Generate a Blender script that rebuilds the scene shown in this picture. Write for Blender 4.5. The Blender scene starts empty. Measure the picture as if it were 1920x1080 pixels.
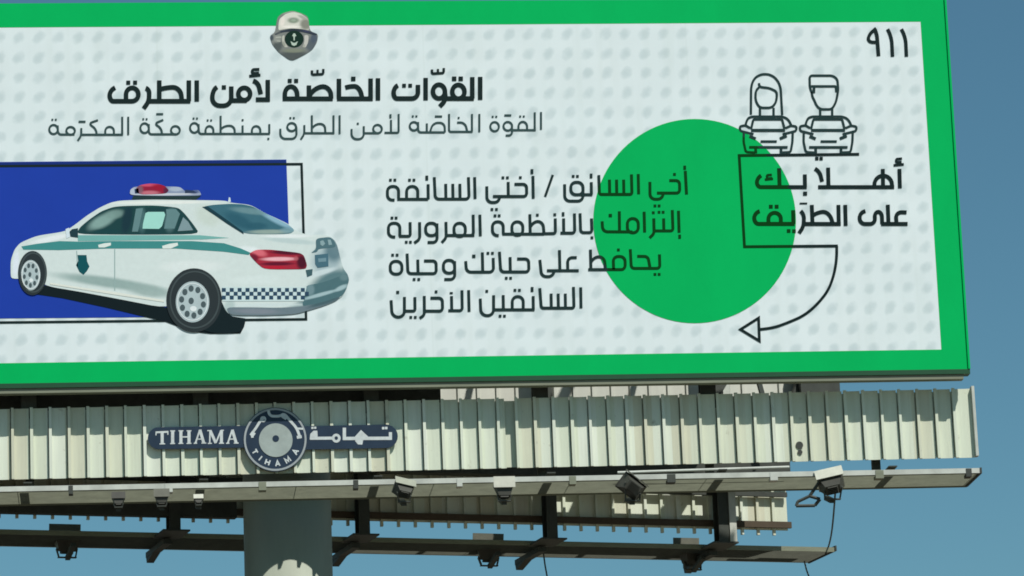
import bpy, bmesh, math, random
from mathutils import Vector, Matrix
from mathutils.geometry import tessellate_polygon
random.seed(4)
sc = bpy.context.scene
COL = sc.collection

# ------------------------------------------------------------------ camera
F = 7500.0                                   # focal length in photo pixels (1920 wide)
YAW, PITCH, ROLL = 0.10202856, 0.24094755, 0.03731112
CAM = Vector((0.0, -46.0, 1.6))
fwd = Vector((math.sin(YAW)*math.cos(PITCH), math.cos(YAW)*math.cos(PITCH), math.sin(PITCH)))
rgt0 = Vector((math.cos(YAW), -math.sin(YAW), 0.0)); dwn0 = fwd.cross(rgt0)
RGT = math.cos(ROLL)*rgt0 + math.sin(ROLL)*dwn0
DWN = -math.sin(ROLL)*rgt0 + math.cos(ROLL)*dwn0
cd = bpy.data.cameras.new('camera'); cam = bpy.data.objects.new('camera', cd); COL.objects.link(cam)
cam.matrix_world = Matrix(((RGT.x, -DWN.x, -fwd.x, CAM.x), (RGT.y, -DWN.y, -fwd.y, CAM.y), (RGT.z, -DWN.z, -fwd.z, CAM.z), (0, 0, 0, 1)))
cd.sensor_width = 36.0; cd.lens = F/1920*36.0; cd.clip_end = 20000; cd.clip_start = 0.5
sc.camera = cam

# ------------------------------------------------------------------ light
SUN_TO = Vector((0.60, -1.0, 1.51)).normalized()     # towards the sun
EL = math.asin(SUN_TO.z); AZ = math.atan2(SUN_TO.x, SUN_TO.y)
w = bpy.data.worlds.new('World'); sc.world = w; w.use_nodes = True
nt = w.node_tree; bg = nt.nodes['Background']
sky = nt.nodes.new('ShaderNodeTexSky'); sky.sky_type = 'NISHITA'; sky.sun_disc = False
sky.sun_elevation = EL; sky.sun_rotation = AZ; sky.altitude = 0; sky.air_density = 1.0; sky.dust_density = 0.3; sky.ozone_density = 3.0
tn = nt.nodes.new('ShaderNodeMix'); tn.data_type = 'RGBA'; tn.blend_type = 'MULTIPLY'; tn.inputs[0].default_value = 1.0; tn.inputs[7].default_value = (0.66, 1.0, 0.93, 1)   # the hazy blue-green cast of this sky
nt.links.new(sky.outputs[0], tn.inputs[6]); nt.links.new(tn.outputs[2], bg.inputs['Color']); bg.inputs['Strength'].default_value = 0.075
sd = bpy.data.lights.new('sun', 'SUN'); sd.energy = 4.6; sd.angle = math.radians(0.5); sd.color = (1.0, 0.97, 0.90)
so = bpy.data.objects.new('sun', sd); COL.objects.link(so); so.rotation_euler = SUN_TO.to_track_quat('Z', 'Y').to_euler()
sc.view_settings.view_transform = 'Standard'; sc.view_settings.look = 'None'; sc.view_settings.exposure = 0.0; sc.view_settings.gamma = 1.0
sc.cycles.filter_width = 1.75
sc.cycles.max_bounces = 6

# ------------------------------------------------------------------ helpers
def hit_y(px, py, Y):
    """point where the sight line of a photo pixel meets the upright plane y = Y"""
    d = RGT*((px-960)/F) + DWN*((py-540)/F) + fwd
    return CAM + d*((Y-CAM.y)/d.y)
def hit_plane(px, py, p0, n):
    d = RGT*((px-960)/F) + DWN*((py-540)/F) + fwd
    return CAM + d*((Vector(p0)-CAM).dot(n)/d.dot(n))
def hit_z(px, py, Z): return hit_plane(px, py, (0, 0, Z), Vector((0, 0, 1)))

def lin(c):
    c /= 255.0
    return c/12.92 if c <= 0.04045 else ((c+0.055)/1.055)**2.4
KI = (0.845, 0.91, 0.90)                       # what one unit of white sends back from the lit sign face
def ink(r, g, b, k=None): return tuple(min(0.95, lin(v)/q) for v, q in zip((r, g, b), KI))

MATS = {}
def mat(name, rgb, rough=0.6, var=0.06, scale=3.0, metal=0.0, bump=0.0, stretch=(1, 1, 1), spec=0.3):
    if name in MATS: return MATS[name]
    m = bpy.data.materials.new(name); m.use_nodes = True; n = m.node_tree; b = n.nodes['Principled BSDF']
    tc = n.nodes.new('ShaderNodeTexCoord'); mp = n.nodes.new('ShaderNodeMapping'); mp.inputs['Scale'].default_value = stretch
    no = n.nodes.new('ShaderNodeTexNoise'); no.inputs['Scale'].default_value = scale; no.inputs['Detail'].default_value = 6; no.inputs['Roughness'].default_value = 0.65
    n.links.new(tc.outputs['Object'], mp.inputs['Vector']); n.links.new(mp.outputs[0], no.inputs['Vector'])
    mx = n.nodes.new('ShaderNodeMix'); mx.data_type = 'RGBA'
    lo = tuple(max(0, v*(1-var*2.2)) for v in rgb)+(1,); hi = tuple(min(1, v*(1+var*2.2)) for v in rgb)+(1,)
    mx.inputs[6].default_value = lo; mx.inputs[7].default_value = hi
    n.links.new(no.outputs['Fac'], mx.inputs[0]); n.links.new(mx.outputs[2], b.inputs['Base Color'])
    b.inputs['Roughness'].default_value = rough; b.inputs['Metallic'].default_value = metal
    b.inputs['Specular IOR Level'].default_value = spec
    if bump:
        bp = n.nodes.new('ShaderNodeBump'); bp.inputs['Strength'].default_value = bump; bp.inputs['Distance'].default_value = 0.02
        n.links.new(no.outputs['Fac'], bp.inputs['Height']); n.links.new(bp.outputs[0], b.inputs['Normal'])
    MATS[name] = m; return m

def link(name, me, m=None, parent=None):
    o = bpy.data.objects.new(name, me); COL.objects.link(o)
    if m is not None and me is not None: me.materials.append(m)
    if parent is not None: o.parent = parent
    return o
def tag(o, label=None, cat=None, group=None, kind=None):
    if label: o['label'] = label
    if cat: o['category'] = cat
    if group: o['group'] = group
    if kind: o['kind'] = kind
    return o

class MB:
    """collects boxes, bars, prisms and flat print into one mesh"""
    def __init__(s): s.v = []; s.f = []
    def add(s, vs, fs):
        k = len(s.v); s.v += [tuple(v) for v in vs]; s.f += [tuple(i+k for i in f) for f in fs]; return s
    def box(s, x0, x1, y0, y1, z0, z1):
        return s.add([(x0, y0, z0), (x1, y0, z0), (x1, y1, z0), (x0, y1, z0), (x0, y0, z1), (x1, y0, z1), (x1, y1, z1), (x0, y1, z1)],
                     [(0, 3, 2, 1), (4, 5, 6, 7), (0, 1, 5, 4), (1, 2, 6, 5), (2, 3, 7, 6), (3, 0, 4, 7)])
    def obox(s, c, ax, ay, az):
        c, ax, ay, az = Vector(c), Vector(ax), Vector(ay), Vector(az)
        return s.add([c-ax-ay-az, c+ax-ay-az, c+ax+ay-az, c-ax+ay-az, c-ax-ay+az, c+ax-ay+az, c+ax+ay+az, c-ax+ay+az],
                     [(0, 3, 2, 1), (4, 5, 6, 7), (0, 1, 5, 4), (1, 2, 6, 5), (2, 3, 7, 6), (3, 0, 4, 7)])
    def bar(s, a, b, wd, ht, up=(0, 0, 1)):
        a, b = Vector(a), Vector(b); d = (b-a); L = d.length; d.normalize()
        sd_ = d.cross(Vector(up))
        if sd_.length < 1e-4: sd_ = d.cross(Vector((0, 1, 0)))
        sd_.normalize(); u = sd_.cross(d)
        return s.obox((a+b)/2, d*L/2, sd_*wd/2, u*ht/2)
    def tube(s, a, b, r, n=12, r2=None, caps=True):
        a, b = Vector(a), Vector(b); d = (b-a).normalized(); q = d.to_track_quat('Z', 'Y'); r2 = r if r2 is None else r2
        vs = []
        for c, rr in ((a, r), (b, r2)):
            for i in range(n):
                t = 2*math.pi*i/n; vs.append(c + q @ Vector((rr*math.cos(t), rr*math.sin(t), 0)))
        fs = [(i, (i+1) % n, n+(i+1) % n, n+i) for i in range(n)]
        if caps: fs += [tuple(range(n-1, -1, -1)), tuple(range(n, 2*n))]
        return s.add(vs, fs)
    def path(s, pts, r, n=6):
        for a, b in zip(pts[:-1], pts[1:]): s.tube(a, b, r, n)
        return s
    def prism(s, poly, y0, y1):          # poly: list of (x, z), extruded along y
        n = len(poly)
        area = sum(poly[i][0]*poly[(i+1) % n][1]-poly[(i+1) % n][0]*poly[i][1] for i in range(n))
        if area < 0: poly = poly[::-1]
        tri = tessellate_polygon([[Vector((x, z, 0)) for x, z in poly]])
        vs = [(x, y0, z) for x, z in poly]+[(x, y1, z) for x, z in poly]
        fs = []
        for t in tri:
            a, b, c = [Vector((poly[i][0], poly[i][1], 0)) for i in t]
            if (b-a).cross(c-a).z < 0: t = t[::-1]
            fs.append(tuple(t)); fs.append(tuple(i+n for i in t[::-1]))
        fs += [(i, i+n, (i+1) % n+n, (i+1) % n) for i in range(n)]
        return s.add(vs, fs)
    def flat(s, poly, y):                # flat print, seen from -y
        tri = tessellate_polygon([[Vector((x, z, 0)) for x, z in poly]]); fs = []
        for t in tri:
            a, b, c = [Vector((poly[i][0], poly[i][1], 0)) for i in t]
            fs.append(tuple(t) if (b-a).cross(c-a).z > 0 else tuple(t[::-1]))
        return s.add([(x, y, z) for x, z in poly], fs)
    def build(s, name, m, parent=None, smooth=False):
        me = bpy.data.meshes.new(name); me.from_pydata(s.v, [], s.f); me.validate(); me.update()
        if smooth:
            for p in me.polygons: p.use_smooth = True
        return link(name, me, m, parent)

# ---- tracing the print: a Sheet turns photo pixels of a zoomed block into metres on the sign face
class Sheet(MB):
    def __init__(s, Y, block=(0, 0, 1)): super().__init__(); s.Y = Y; s.k = 0; s.set(*block)
    def set(s, x0, y0, sc_): s.x0, s.y0, s.sc = x0, y0, sc_; return s
    def pt(s, p):
        h = hit_y(s.x0+p[0]/s.sc, s.y0+p[1]/s.sc, s.Y); return (h.x, h.z)
    def dep(s): s.k += 1; return s.Y - 0.00012*(s.k % 9)
    def poly(s, pts): return s.flat([s.pt(p) for p in pts], s.dep())
    def ell(s, cx, cy, rx, ry, n=40, rot=0.0):
        c, q = math.cos(rot), math.sin(rot)
        return s.poly([(cx+rx*math.cos(t)*c-ry*math.sin(t)*q, cy+rx*math.cos(t)*q+ry*math.sin(t)*c) for t in [2*math.pi*i/n for i in range(n)]])
    def dot(s, x, y, d, h=None):
        h = h or d; return s.poly([(x-d/2, y-h/2), (x+d/2, y-h/2), (x+d/2, y+h/2), (x-d/2, y+h/2)])
    def dots(s, w_, *pts):
        for x, y in pts: s.dot(x, y, w_)
        return s
    def line(s, pts, w_, r=0, closed=False):
        """constant width stroke with mitred joints; r rounds the corners"""
        P = [Vector((float(x), float(y))) for x, y in pts]
        if r:
            Q = []; n = len(P)
            for i, p in enumerate(P):
                if not closed and i in (0, n-1): Q.append(p); continue
                a, b = P[i-1], P[(i+1) % n]
                la = min(r, (a-p).length*(0.5 if (closed or i-1 > 0) else 1.0)); lb = min(r, (b-p).length*(0.5 if (closed or i+1 < n-1) else 1.0))
                if la < 1e-6 or lb < 1e-6: Q.append(p); continue
                A = p+(a-p).normalized()*la; B = p+(b-p).normalized()*lb
                for j in range(7):
                    t = j/6; k = 0.55
                    c1 = A+(p-A)*k; c2 = B+(p-B)*k
                    Q.append(A*(1-t)**3+c1*3*t*(1-t)**2+c2*3*t*t*(1-t)+B*t**3)
            P = Q
        P2 = [P[0]]
        for p in P[1:]:
            if (p-P2[-1]).length > 0.05: P2.append(p)
        if closed and (P2[0]-P2[-1]).length < 0.05: P2.pop()
        P = P2; n = len(P); L = []; R_ = []
        for i, p in enumerate(P):
            if closed: d0 = (p-P[i-1]).normalized(); d1 = (P[(i+1) % n]-p).normalized()
            else:
                d0 = (p-P[i-1]).normalized() if i else (P[1]-p).normalized()
                d1 = (P[i+1]-p).normalized() if i < n-1 else d0
            n0 = Vector((-d0.y, d0.x)); n1 = Vector((-d1.y, d1.x)); m = n0+n1
            if m.length < 1e-3: m = n0.copy()
            m.normalize(); k = w_/2/max(0.45, m.dot(n0))
            L.append(p+m*k); R_.append(p-m*k)
        y = s.dep()
        vs = [(*s.pt(q),) for q in L]+[(*s.pt(q),) for q in R_]
        fs = []
        for i in range(n if closed else n-1):
            j = (i+1) % n; fs.append((i, j, n+j, n+i))
        # face towards -y
        a, b, c = [Vector((vs[i][0], vs[i][1], 0)) for i in fs[0][:3]]
        if (b-a).cross(c-a).z < 0: fs = [f[::-1] for f in fs]
        s.add([(x, y, z) for x, z in vs], fs); return s
    def lines(s, w_, r, *ps):
        for p in ps: s.line(p, w_, r)
        return s
    def ring(s, cx, cy, rx, ry, w_, n=36):
        return s.line([(cx+rx*math.cos(2*math.pi*i/n), cy+ry*math.sin(2*math.pi*i/n)) for i in range(n)], w_, 0, True)
    def arch(s, x0, x1, y0, y1, w_, r): return s.line([(x0, y1), (x0, y0), (x1, y0), (x1, y1)], w_, r)
    def ups(s, w_, y1, *xy):
        for x, y in xy: s.line([(x, y), (x+3, y1)], w_)
        return s
LAY = lambda k: -0.0014*k

# ------------------------------------------------------------------ materials
M_ink = mat('black_print', ink(22, 38, 38), 0.75, 0.05, spec=.08)
def overprint(name, on_white, on_green):
    """thin translucent ink: on the green disc the green shows through it"""
    m = bpy.data.materials.new(name); m.use_nodes = True; n = m.node_tree; b = n.nodes['Principled BSDF']
    c = hit_y(1302.5, 414.5, 0); rr = (hit_y(1492, 414, 0).x-hit_y(1113, 414, 0).x)/2
    g = n.nodes.new('ShaderNodeNewGeometry'); mp = n.nodes.new('ShaderNodeMapping'); mp.vector_type = 'POINT'
    mp.inputs['Location'].default_value = (-c.x, 0, -c.z); n.links.new(g.outputs['Position'], mp.inputs['Vector'])
    ml = n.nodes.new('ShaderNodeVectorMath'); ml.operation = 'MULTIPLY'; ml.inputs[1].default_value = (1, 0, 1); n.links.new(mp.outputs[0], ml.inputs[0])
    ln = n.nodes.new('ShaderNodeVectorMath'); ln.operation = 'LENGTH'; n.links.new(ml.outputs[0], ln.inputs[0])
    lt = n.nodes.new('ShaderNodeMath'); lt.operation = 'LESS_THAN'; lt.inputs[1].default_value = rr; n.links.new(ln.outputs['Value'], lt.inputs[0])
    no = n.nodes.new('ShaderNodeTexNoise'); no.inputs['Scale'].default_value = 5; n.links.new(g.outputs['Position'], no.inputs['Vector'])
    a = n.nodes.new('ShaderNodeMix'); a.data_type = 'RGBA'; a.inputs[6].default_value = ink(*on_white)+(1,); a.inputs[7].default_value = ink(*on_green)+(1,); n.links.new(lt.outputs[0], a.inputs[0])
    v = n.nodes.new('ShaderNodeMix'); v.data_type = 'RGBA'; v.blend_type = 'MULTIPLY'; v.inputs[0].default_value = .35; n.links.new(a.outputs[2], v.inputs[6]); n.links.new(no.outputs['Fac'], v.inputs[7])
    n.links.new(v.outputs[2], b.inputs['Base Color']); b.inputs['Roughness'].default_value = .75; b.inputs['Specular IOR Level'].default_value = .08
    return m
M_para = overprint('paragraph_ink', (32, 54, 54), (0, 66, 20)); M_light = overprint('light_ink', (54, 80, 80), (0, 80, 30)); M_bold = overprint('bold_ink', (22, 40, 40), (0, 62, 16))
M_icon = overprint('icon_ink', (36, 60, 60), (0, 66, 20))
M_green = mat('green_print', ink(0, 168, 86), 0.75, 0.05, 1.6, spec=.06, bump=.12, stretch=(1, 1, .5))
M_blue = mat('blue_print', ink(29, 60, 155), 0.75, 0.04, 1.5, spec=.06)
M_steel = mat('dark_steel', (0.05, 0.056, 0.048), 0.65, 0.25, 5, bump=0.1)
M_frame = mat('frame_green', (0.012, 0.07, 0.03), 0.5, 0.1)
M_olive = mat('olive_paint', (0.20, 0.215, 0.155), 0.6, 0.14, 4, stretch=(0.6, 3, 6))
M_sheet = mat('cream_sheet', (0.66, 0.69, 0.575), 0.5, 0.07, 2.2, stretch=(3.0, 1, 0.35), bump=0.04)
def sheet_metal():
    m = M_sheet; n = m.node_tree; b = n.nodes['Principled BSDF']; src = b.inputs['Base Color'].links[0].from_socket
    tc = n.nodes.new('ShaderNodeTexCoord'); sep = n.nodes.new('ShaderNodeSeparateXYZ'); n.links.new(tc.outputs['Object'], sep.inputs[0])
    ml = n.nodes.new('ShaderNodeMath'); ml.operation = 'MULTIPLY'; ml.inputs[1].default_value = 1/.2245; n.links.new(sep.outputs['X'], ml.inputs[0])
    fl = n.nodes.new('ShaderNodeMath'); fl.operation = 'FLOOR'; n.links.new(ml.outputs[0], fl.inputs[0])
    wn = n.nodes.new('ShaderNodeTexWhiteNoise'); wn.noise_dimensions = '1D'; n.links.new(fl.outputs[0], wn.inputs['W'])
    hs = n.nodes.new('ShaderNodeMix'); hs.data_type = 'RGBA'; hs.blend_type = 'MULTIPLY'; hs.inputs[0].default_value = 1.0
    cr = n.nodes.new('ShaderNodeValToRGB'); cr.color_ramp.elements[0].color = (.90, .86, .80, 1); cr.color_ramp.elements[1].color = (1.05, 1.06, 1.10, 1)
    e = cr.color_ramp.elements.new(.5); e.color = (.97, 1.0, .97, 1)
    n.links.new(wn.outputs['Value'], cr.inputs[0]); n.links.new(src, hs.inputs[6]); n.links.new(cr.outputs[0], hs.inputs[7])
    # small rust-grey stains and run-down streaks
    st = n.nodes.new('ShaderNodeTexNoise'); st.inputs['Scale'].default_value = 9; st.inputs['Detail'].default_value = 4; n.links.new(tc.outputs['Object'], st.inputs['Vector'])
    mr = n.nodes.new('ShaderNodeMapRange'); mr.inputs['From Min'].default_value = .66; mr.inputs['From Max'].default_value = .78; n.links.new(st.outputs['Fac'], mr.inputs['Value'])
    mp = n.nodes.new('ShaderNodeMapping'); mp.inputs['Scale'].default_value = (30, 30, 1.2); n.links.new(tc.outputs['Object'], mp.inputs['Vector'])
    sk_ = n.nodes.new('ShaderNodeTexNoise'); sk_.inputs['Scale'].default_value = 1; sk_.inputs['Detail'].default_value = 3; n.links.new(mp.outputs[0], sk_.inputs['Vector'])
    m2 = n.nodes.new('ShaderNodeMapRange'); m2.inputs['From Min'].default_value = .55; m2.inputs['From Max'].default_value = .8; m2.inputs['To Max'].default_value = .35; n.links.new(sk_.outputs['Fac'], m2.inputs['Value'])
    ad = n.nodes.new('ShaderNodeMath'); ad.operation = 'MAXIMUM'; n.links.new(mr.outputs[0], ad.inputs[0]); n.links.new(m2.outputs[0], ad.inputs[1])
    mx = n.nodes.new('ShaderNodeMix'); mx.data_type = 'RGBA'; mx.inputs[7].default_value = (.42, .42, .33, 1); n.links.new(ad.outputs[0], mx.inputs[0]); n.links.new(hs.outputs[2], mx.inputs[6])
    n.links.new(mx.outputs[2], b.inputs['Base Color'])
sheet_metal()
M_back = mat('grey_back', (0.55, 0.56, 0.50), 0.6, 0.12, 1.4, stretch=(1.5, 1, 0.4))
M_galv = mat('galvanised', (0.50, 0.52, 0.47), 0.5, 0.22, 3, metal=0.0)
M_grate = mat('grating_steel', (0.19, 0.205, 0.15), 0.6, 0.2, 5)
M_pole = mat('pole_paint', (0.34, 0.37, 0.305), 0.6, 0.14, 1.8, stretch=(1, 1, 0.3), bump=0.05)
M_lampd = mat('lamp_body', (0.055, 0.055, 0.045), 0.55, 0.2, 9)
M_lampl = mat('lamp_plate', (0.52, 0.52, 0.44), 0.5, 0.15, 9)
M_glass = mat('lamp_glass', (0.35, 0.38, 0.38), 0.1, 0.02)
M_navy = mat('navy_enamel', (0.020, 0.035, 0.062), 0.4, 0.15, 6)
M_silver = mat('silver_letters', (0.56, 0.60, 0.60), 0.5, 0.18, 14)

def white_vinyl():
    m = bpy.data.materials.new('white_vinyl'); m.use_nodes = True; n = m.node_tree; b = n.nodes['Principled BSDF']
    d0 = hit_y(35.4, 71.9, 0); d1 = hit_y(917.7, 64.4, 0); px = (d1.x-d0.x)/24
    r4 = hit_y(918+10, 30+872/4.8, 0); pz = (d1.z-r4.z)/4
    tc = n.nodes.new('ShaderNodeTexCoord'); sep = n.nodes.new('ShaderNodeSeparateXYZ'); n.links.new(tc.outputs['Object'], sep.inputs[0])
    def math_(op, a, b_=None, c=None):
        k = n.nodes.new('ShaderNodeMath'); k.operation = op
        for i, v in enumerate((a, b_, c)):
            if v is None: continue
            if hasattr(v, 'is_linked'): n.links.new(v, k.inputs[i])
            else: k.inputs[i].default_value = v
        return k.outputs[0]
    def cell(sock, o, p):
        return math_('SUBTRACT', math_('FRACT', math_('ADD', math_('DIVIDE', math_('SUBTRACT', sock, o), p), 100.5)), 0.5)
    u = cell(sep.outputs['X'], d1.x, px); v = cell(sep.outputs['Z'], (d1.z+hit_y(35.4, 71.9, 0).z)/2, pz)
    # small slanted blot: narrow across, long along the rising diagonal
    a = math_('MULTIPLY', math_('ADD', u, v), 0.7071); c = math_('MULTIPLY', math_('SUBTRACT', u, v), 0.7071)
    e = math_('ADD', math_('POWER', math_('ABSOLUTE', math_('DIVIDE', a, 0.35)), 2.0), math_('POWER', math_('ABSOLUTE', math_('DIVIDE', c, 0.25)), 2.0))
    no2 = n.nodes.new('ShaderNodeTexNoise'); no2.inputs['Scale'].default_value = 9; no2.inputs['Detail'].default_value = 3
    n.links.new(tc.outputs['Object'], no2.inputs['Vector'])
    e = math_('ADD', e, math_('MULTIPLY', math_('SUBTRACT', no2.outputs['Fac'], 0.5), 2.4))
    mr = n.nodes.new('ShaderNodeMapRange'); mr.interpolation_type = 'SMOOTHSTEP'
    mr.inputs['From Min'].default_value = -0.25; mr.inputs['From Max'].default_value = 1.7; mr.inputs['To Min'].default_value = 1; mr.inputs['To Max'].default_value = 0
    n.links.new(e, mr.inputs['Value'])
    no = n.nodes.new('ShaderNodeTexNoise'); no.inputs['Scale'].default_value = 1.1; no.inputs['Detail'].default_value = 5
    n.links.new(tc.outputs['Object'], no.inputs['Vector'])
    bs = n.nodes.new('ShaderNodeMix'); bs.data_type = 'RGBA'
    bs.inputs[6].default_value = ink(199, 217, 218)+(1,); bs.inputs[7].default_value = ink(208, 223, 223)+(1,)
    n.links.new(no.outputs['Fac'], bs.inputs[0])
    mx = n.nodes.new('ShaderNodeMix'); mx.data_type = 'RGBA'; mx.inputs[7].default_value = ink(184, 203, 204)+(1,)
    n.links.new(bs.outputs[2], mx.inputs[6]); n.links.new(mr.outputs[0], mx.inputs[0])
    sm = math_('ABSOLUTE', math_('SUBTRACT', math_('FRACT', math_('ADD', math_('DIVIDE', sep.outputs['X'], 3.2), 10.33)), 0.5))
    seam = math_('MULTIPLY', math_('LESS_THAN', sm, 0.0035), 0.10)
    mp = n.nodes.new('ShaderNodeMapping'); mp.inputs['Scale'].default_value = (5, 1, .35); n.links.new(tc.outputs['Object'], mp.inputs['Vector'])
    ds = n.nodes.new('ShaderNodeTexNoise'); ds.inputs['Scale'].default_value = 1.3; ds.inputs['Detail'].default_value = 7; n.links.new(mp.outputs[0], ds.inputs['Vector'])
    dr = n.nodes.new('ShaderNodeMapRange'); dr.inputs['From Min'].default_value = .48; dr.inputs['From Max'].default_value = .8; dr.inputs['To Max'].default_value = .22; n.links.new(ds.outputs['Fac'], dr.inputs['Value'])
    du = n.nodes.new('ShaderNodeMix'); du.data_type = 'RGBA'; du.inputs[7].default_value = (.50, .58, .54, 1); n.links.new(mx.outputs[2], du.inputs[6]); n.links.new(math_('ADD', dr.outputs[0], seam), du.inputs[0])
    rip = n.nodes.new('ShaderNodeTexNoise'); rip.inputs['Scale'].default_value = .9; rip.inputs['Detail'].default_value = 2; n.links.new(tc.outputs['Object'], rip.inputs['Vector'])
    bp = n.nodes.new('ShaderNodeBump'); bp.inputs['Strength'].default_value = .5; bp.inputs['Distance'].default_value = .05; n.links.new(rip.outputs['Fac'], bp.inputs['Height']); n.links.new(bp.outputs[0], b.inputs['Normal'])
    n.links.new(du.outputs[2], b.inputs['Base Color']); b.inputs['Roughness'].default_value = 0.75; b.inputs['Specular IOR Level'].default_value = 0.08
    return m
M_white = white_vinyl()

# ------------------------------------------------------------------ ground
g = MB().box(-6000, 6000, -6000, 6000, -1, 0).build('ground', mat('dry_ground', (0.16, 0.135, 0.095), 0.9, 0.2, 0.3)); tag(g, kind='structure')
r = MB().box(-5.5, 5.5, -400, 400, 0.0, 0.004)
rd = MB().box(-11, -1.5, -500, 500, 0.001, 0.005).build('road', mat('asphalt', (0.05, 0.05, 0.052), 0.85, 0.2, 4)); rd.location.x = 3.0; tag(rd, kind='structure')

# ------------------------------------------------------------------ the front billboard
XL, XR = -5.93, 10.16
ZB, ZT = hit_y(548, 711, 0).z, hit_y(548, 4, 0).z
bb = link('billboard', None); bb.location = (2.1, 0, ZB); bpy.context.view_layer.update()
def child(mb, name, m, parent=None, smooth=False):
    """child keeps its world place: its mesh is moved into the parent chain's space"""
    o = mb.build(name, m, None, smooth); p = parent or bb
    off = Vector((0, 0, 0)); q = p
    while q is not None: off += q.location; q = q.parent
    for v in o.data.vertices: v.co -= off
    # keep patterns in place
    o.parent = p; return o
tag(bb, 'large printed billboard with green border and white Arabic message, facing the viewer', 'billboard')
face = MB().box(XL, XR, 0, 0.10, ZB, ZT).build('sign_face', M_white)
face.parent = bb; face.location = (-2.1, 0, -ZB)
# green border drawn as four bands round the white field
il = XL + (XR-hit_y(1728, 300, 0).x)
zi_t, zi_b = hit_y(900, 46, 0).z, hit_y(900, 668, 0).z
xi = hit_y(1745, 340, 0).x
child(MB().flat([(XL-.004, zi_t), (XR+.004, zi_t), (XR+.004, ZT+.004), (XL-.004, ZT+.004)], LAY(1)).flat([(XL-.004, ZB-.004), (XR+.004, ZB-.004), (XR+.004, zi_b), (XL-.004, zi_b)], LAY(1))
      .flat([(xi, zi_b), (XR+.004, zi_b), (XR+.004, zi_t), (xi, zi_t)], LAY(1)).flat([(XL-.004, zi_b), (XL+XR-xi, zi_b), (XL+XR-xi, zi_t), (XL-.004, zi_t)], LAY(1)), 'green_border', M_green)
# frame: dark lip, olive rail, back frame
child(MB().box(XL-.02, XR+.02, -0.012, 0.14, ZB-.06, ZB-.003), 'bottom_trim', M_frame)
child(MB().box(XL, XR-.06, 0.008, 0.13, ZB-.118, ZB-.062), 'bottom_rail', M_olive)
bf = MB()
for k in range(5): bf.box(XL+.05, XR-.05, 0.104, 0.19, ZB+.3+k*1.0, ZB+.42+k*1.0)
child(bf, 'girts', M_steel)
child(MB().box(XR-.0, XR+.025, -0.02, 0.14, ZB+.0, ZT), 'side_trim', M_green)
for k in range(1, 8):
    x = hit_y(1020, 930, 0.4).x + (k-4)*2.02
    if x > hit_y(1545, 735, .4).x: continue
    child(MB().box(x-.09, x+.09, 0.34, 0.36, ZB-.35, ZT-.1).box(x-.09, x+.09, 0.52, 0.54, ZB-.35, ZT-.1).box(x-.008, x+.008, 0.361, 0.519, ZB-.35, ZT-.1), 'column', M_steel)

# green disc and blue block
child(Sheet(LAY(2)).ell(1302.5, 414.5, 190, 191.5, 96), 'green_circle', M_green)
child(Sheet(LAY(2)).poly([(-560, 308.5), (537, 299), (547, 584), (420, 588), (300, 594.5), (-560, 602)]), 'blue_block', M_blue)
child(Sheet(LAY(2.5)).poly([(-560, 309.5), (536, 300), (536.6, 308), (-560, 319)]), 'blue_edge', mat('navy_print', ink(22, 46, 112), .75, .04, spec=.06))
s = Sheet(LAY(3)); s.line([(-600, 320), (0, 311.5), (565.5, 307.5), (574, 598.5), (-600, 611)], 4.6)
child(s, 'outline_box', M_ink)

# ---------------- lettering, traced stroke by stroke
KY = LAY(4)
def lettering(s, m=None): return child(s, 'lettering', m or M_para)

# heading, bold
s = Sheet(KY, (180, 110, 5.0526)); W = 43
s.line([(182, 274), (130, 292), (130, 402), (200, 402), (345, 402)], W, 62); s.line([(285, 402), (285, 275), (402, 275), (402, 402), (330, 402)], W, 62); s.dots(38, (306, 226), (371, 226))
s.line([(470, 278), (505, 285), (503, 400), (452, 472)], W, 40); s.line([(500, 402), (895, 402)], W); s.line([(600, 205), (600, 402)], W); s.line([(605, 290), (660, 270), (800, 270), (815, 402)], W, 75)
s.line([(880, 205), (880, 402)], W); s.line([(955, 205), (955, 405)], W)
s.line([(1148, 268), (1105, 285), (1100, 445), (1282, 445), (1282, 262)], W, 75); s.dot(1212, 271, 40); s.ring(1405, 333, 56, 58, W); s.line([(1280, 396), (1430, 396)], W)
s.lines(W, 0, [(1628, 200), (1628, 407)], [(1640, 387), (1515, 387)]); s.line([(1488, 208), (1535, 225), (1562, 335)], W, 40)
s.line([(1548, 100), (1482, 103), (1480, 140), (1545, 136)], 27, 14); s.line([(1452, 165), (1558, 154)], 27)
s.set(520, 110, 4.8); W = 41
s.line([(68, 362), (68, 250), (178, 250), (180, 362)], W, 72); s.line([(48, 360), (500, 360)], W); s.dots(36, (112, 199), (170, 199))
s.line([(285, 240), (285, 360)], W); s.line([(292, 330), (340, 250), (482, 250), (484, 360)], W, 80)
s.line([(312, 105), (312, 143), (414, 138), (414, 92)], 22, 14); s.line([(362, 100), (362, 140)], 20)
s.line([(555, 180), (555, 360)], W); s.line([(537, 360), (860, 360)], W); s.line([(612, 260), (660, 244), (740, 252), (766, 360)], W, 60); s.dot(684, 181, 40)
s.line([(840, 178), (840, 360)], W); s.line([(906, 175), (906, 375)], W)
s.line([(1086, 240), (1048, 252), (1046, 358), (1110, 358), (1266, 358), (1266, 235)], W, 55); s.dots(34, (1141, 242), (1196, 242))
s.line([(1335, 172), (1335, 374)], W); s.ring(1455, 295, 54, 62, W); s.line([(1508, 300), (1518, 372), (1462, 430)], W, 40); s.line([(1480, 358), (1770, 358)], W)
s.ring(1630, 297, 55, 62, W); s.dots(40, (1592, 180), (1651, 180)); s.line([(1392, 97), (1392, 134), (1498, 128), (1498, 84)], 22, 14); s.line([(1446, 92), (1446, 130)], 20)
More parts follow.
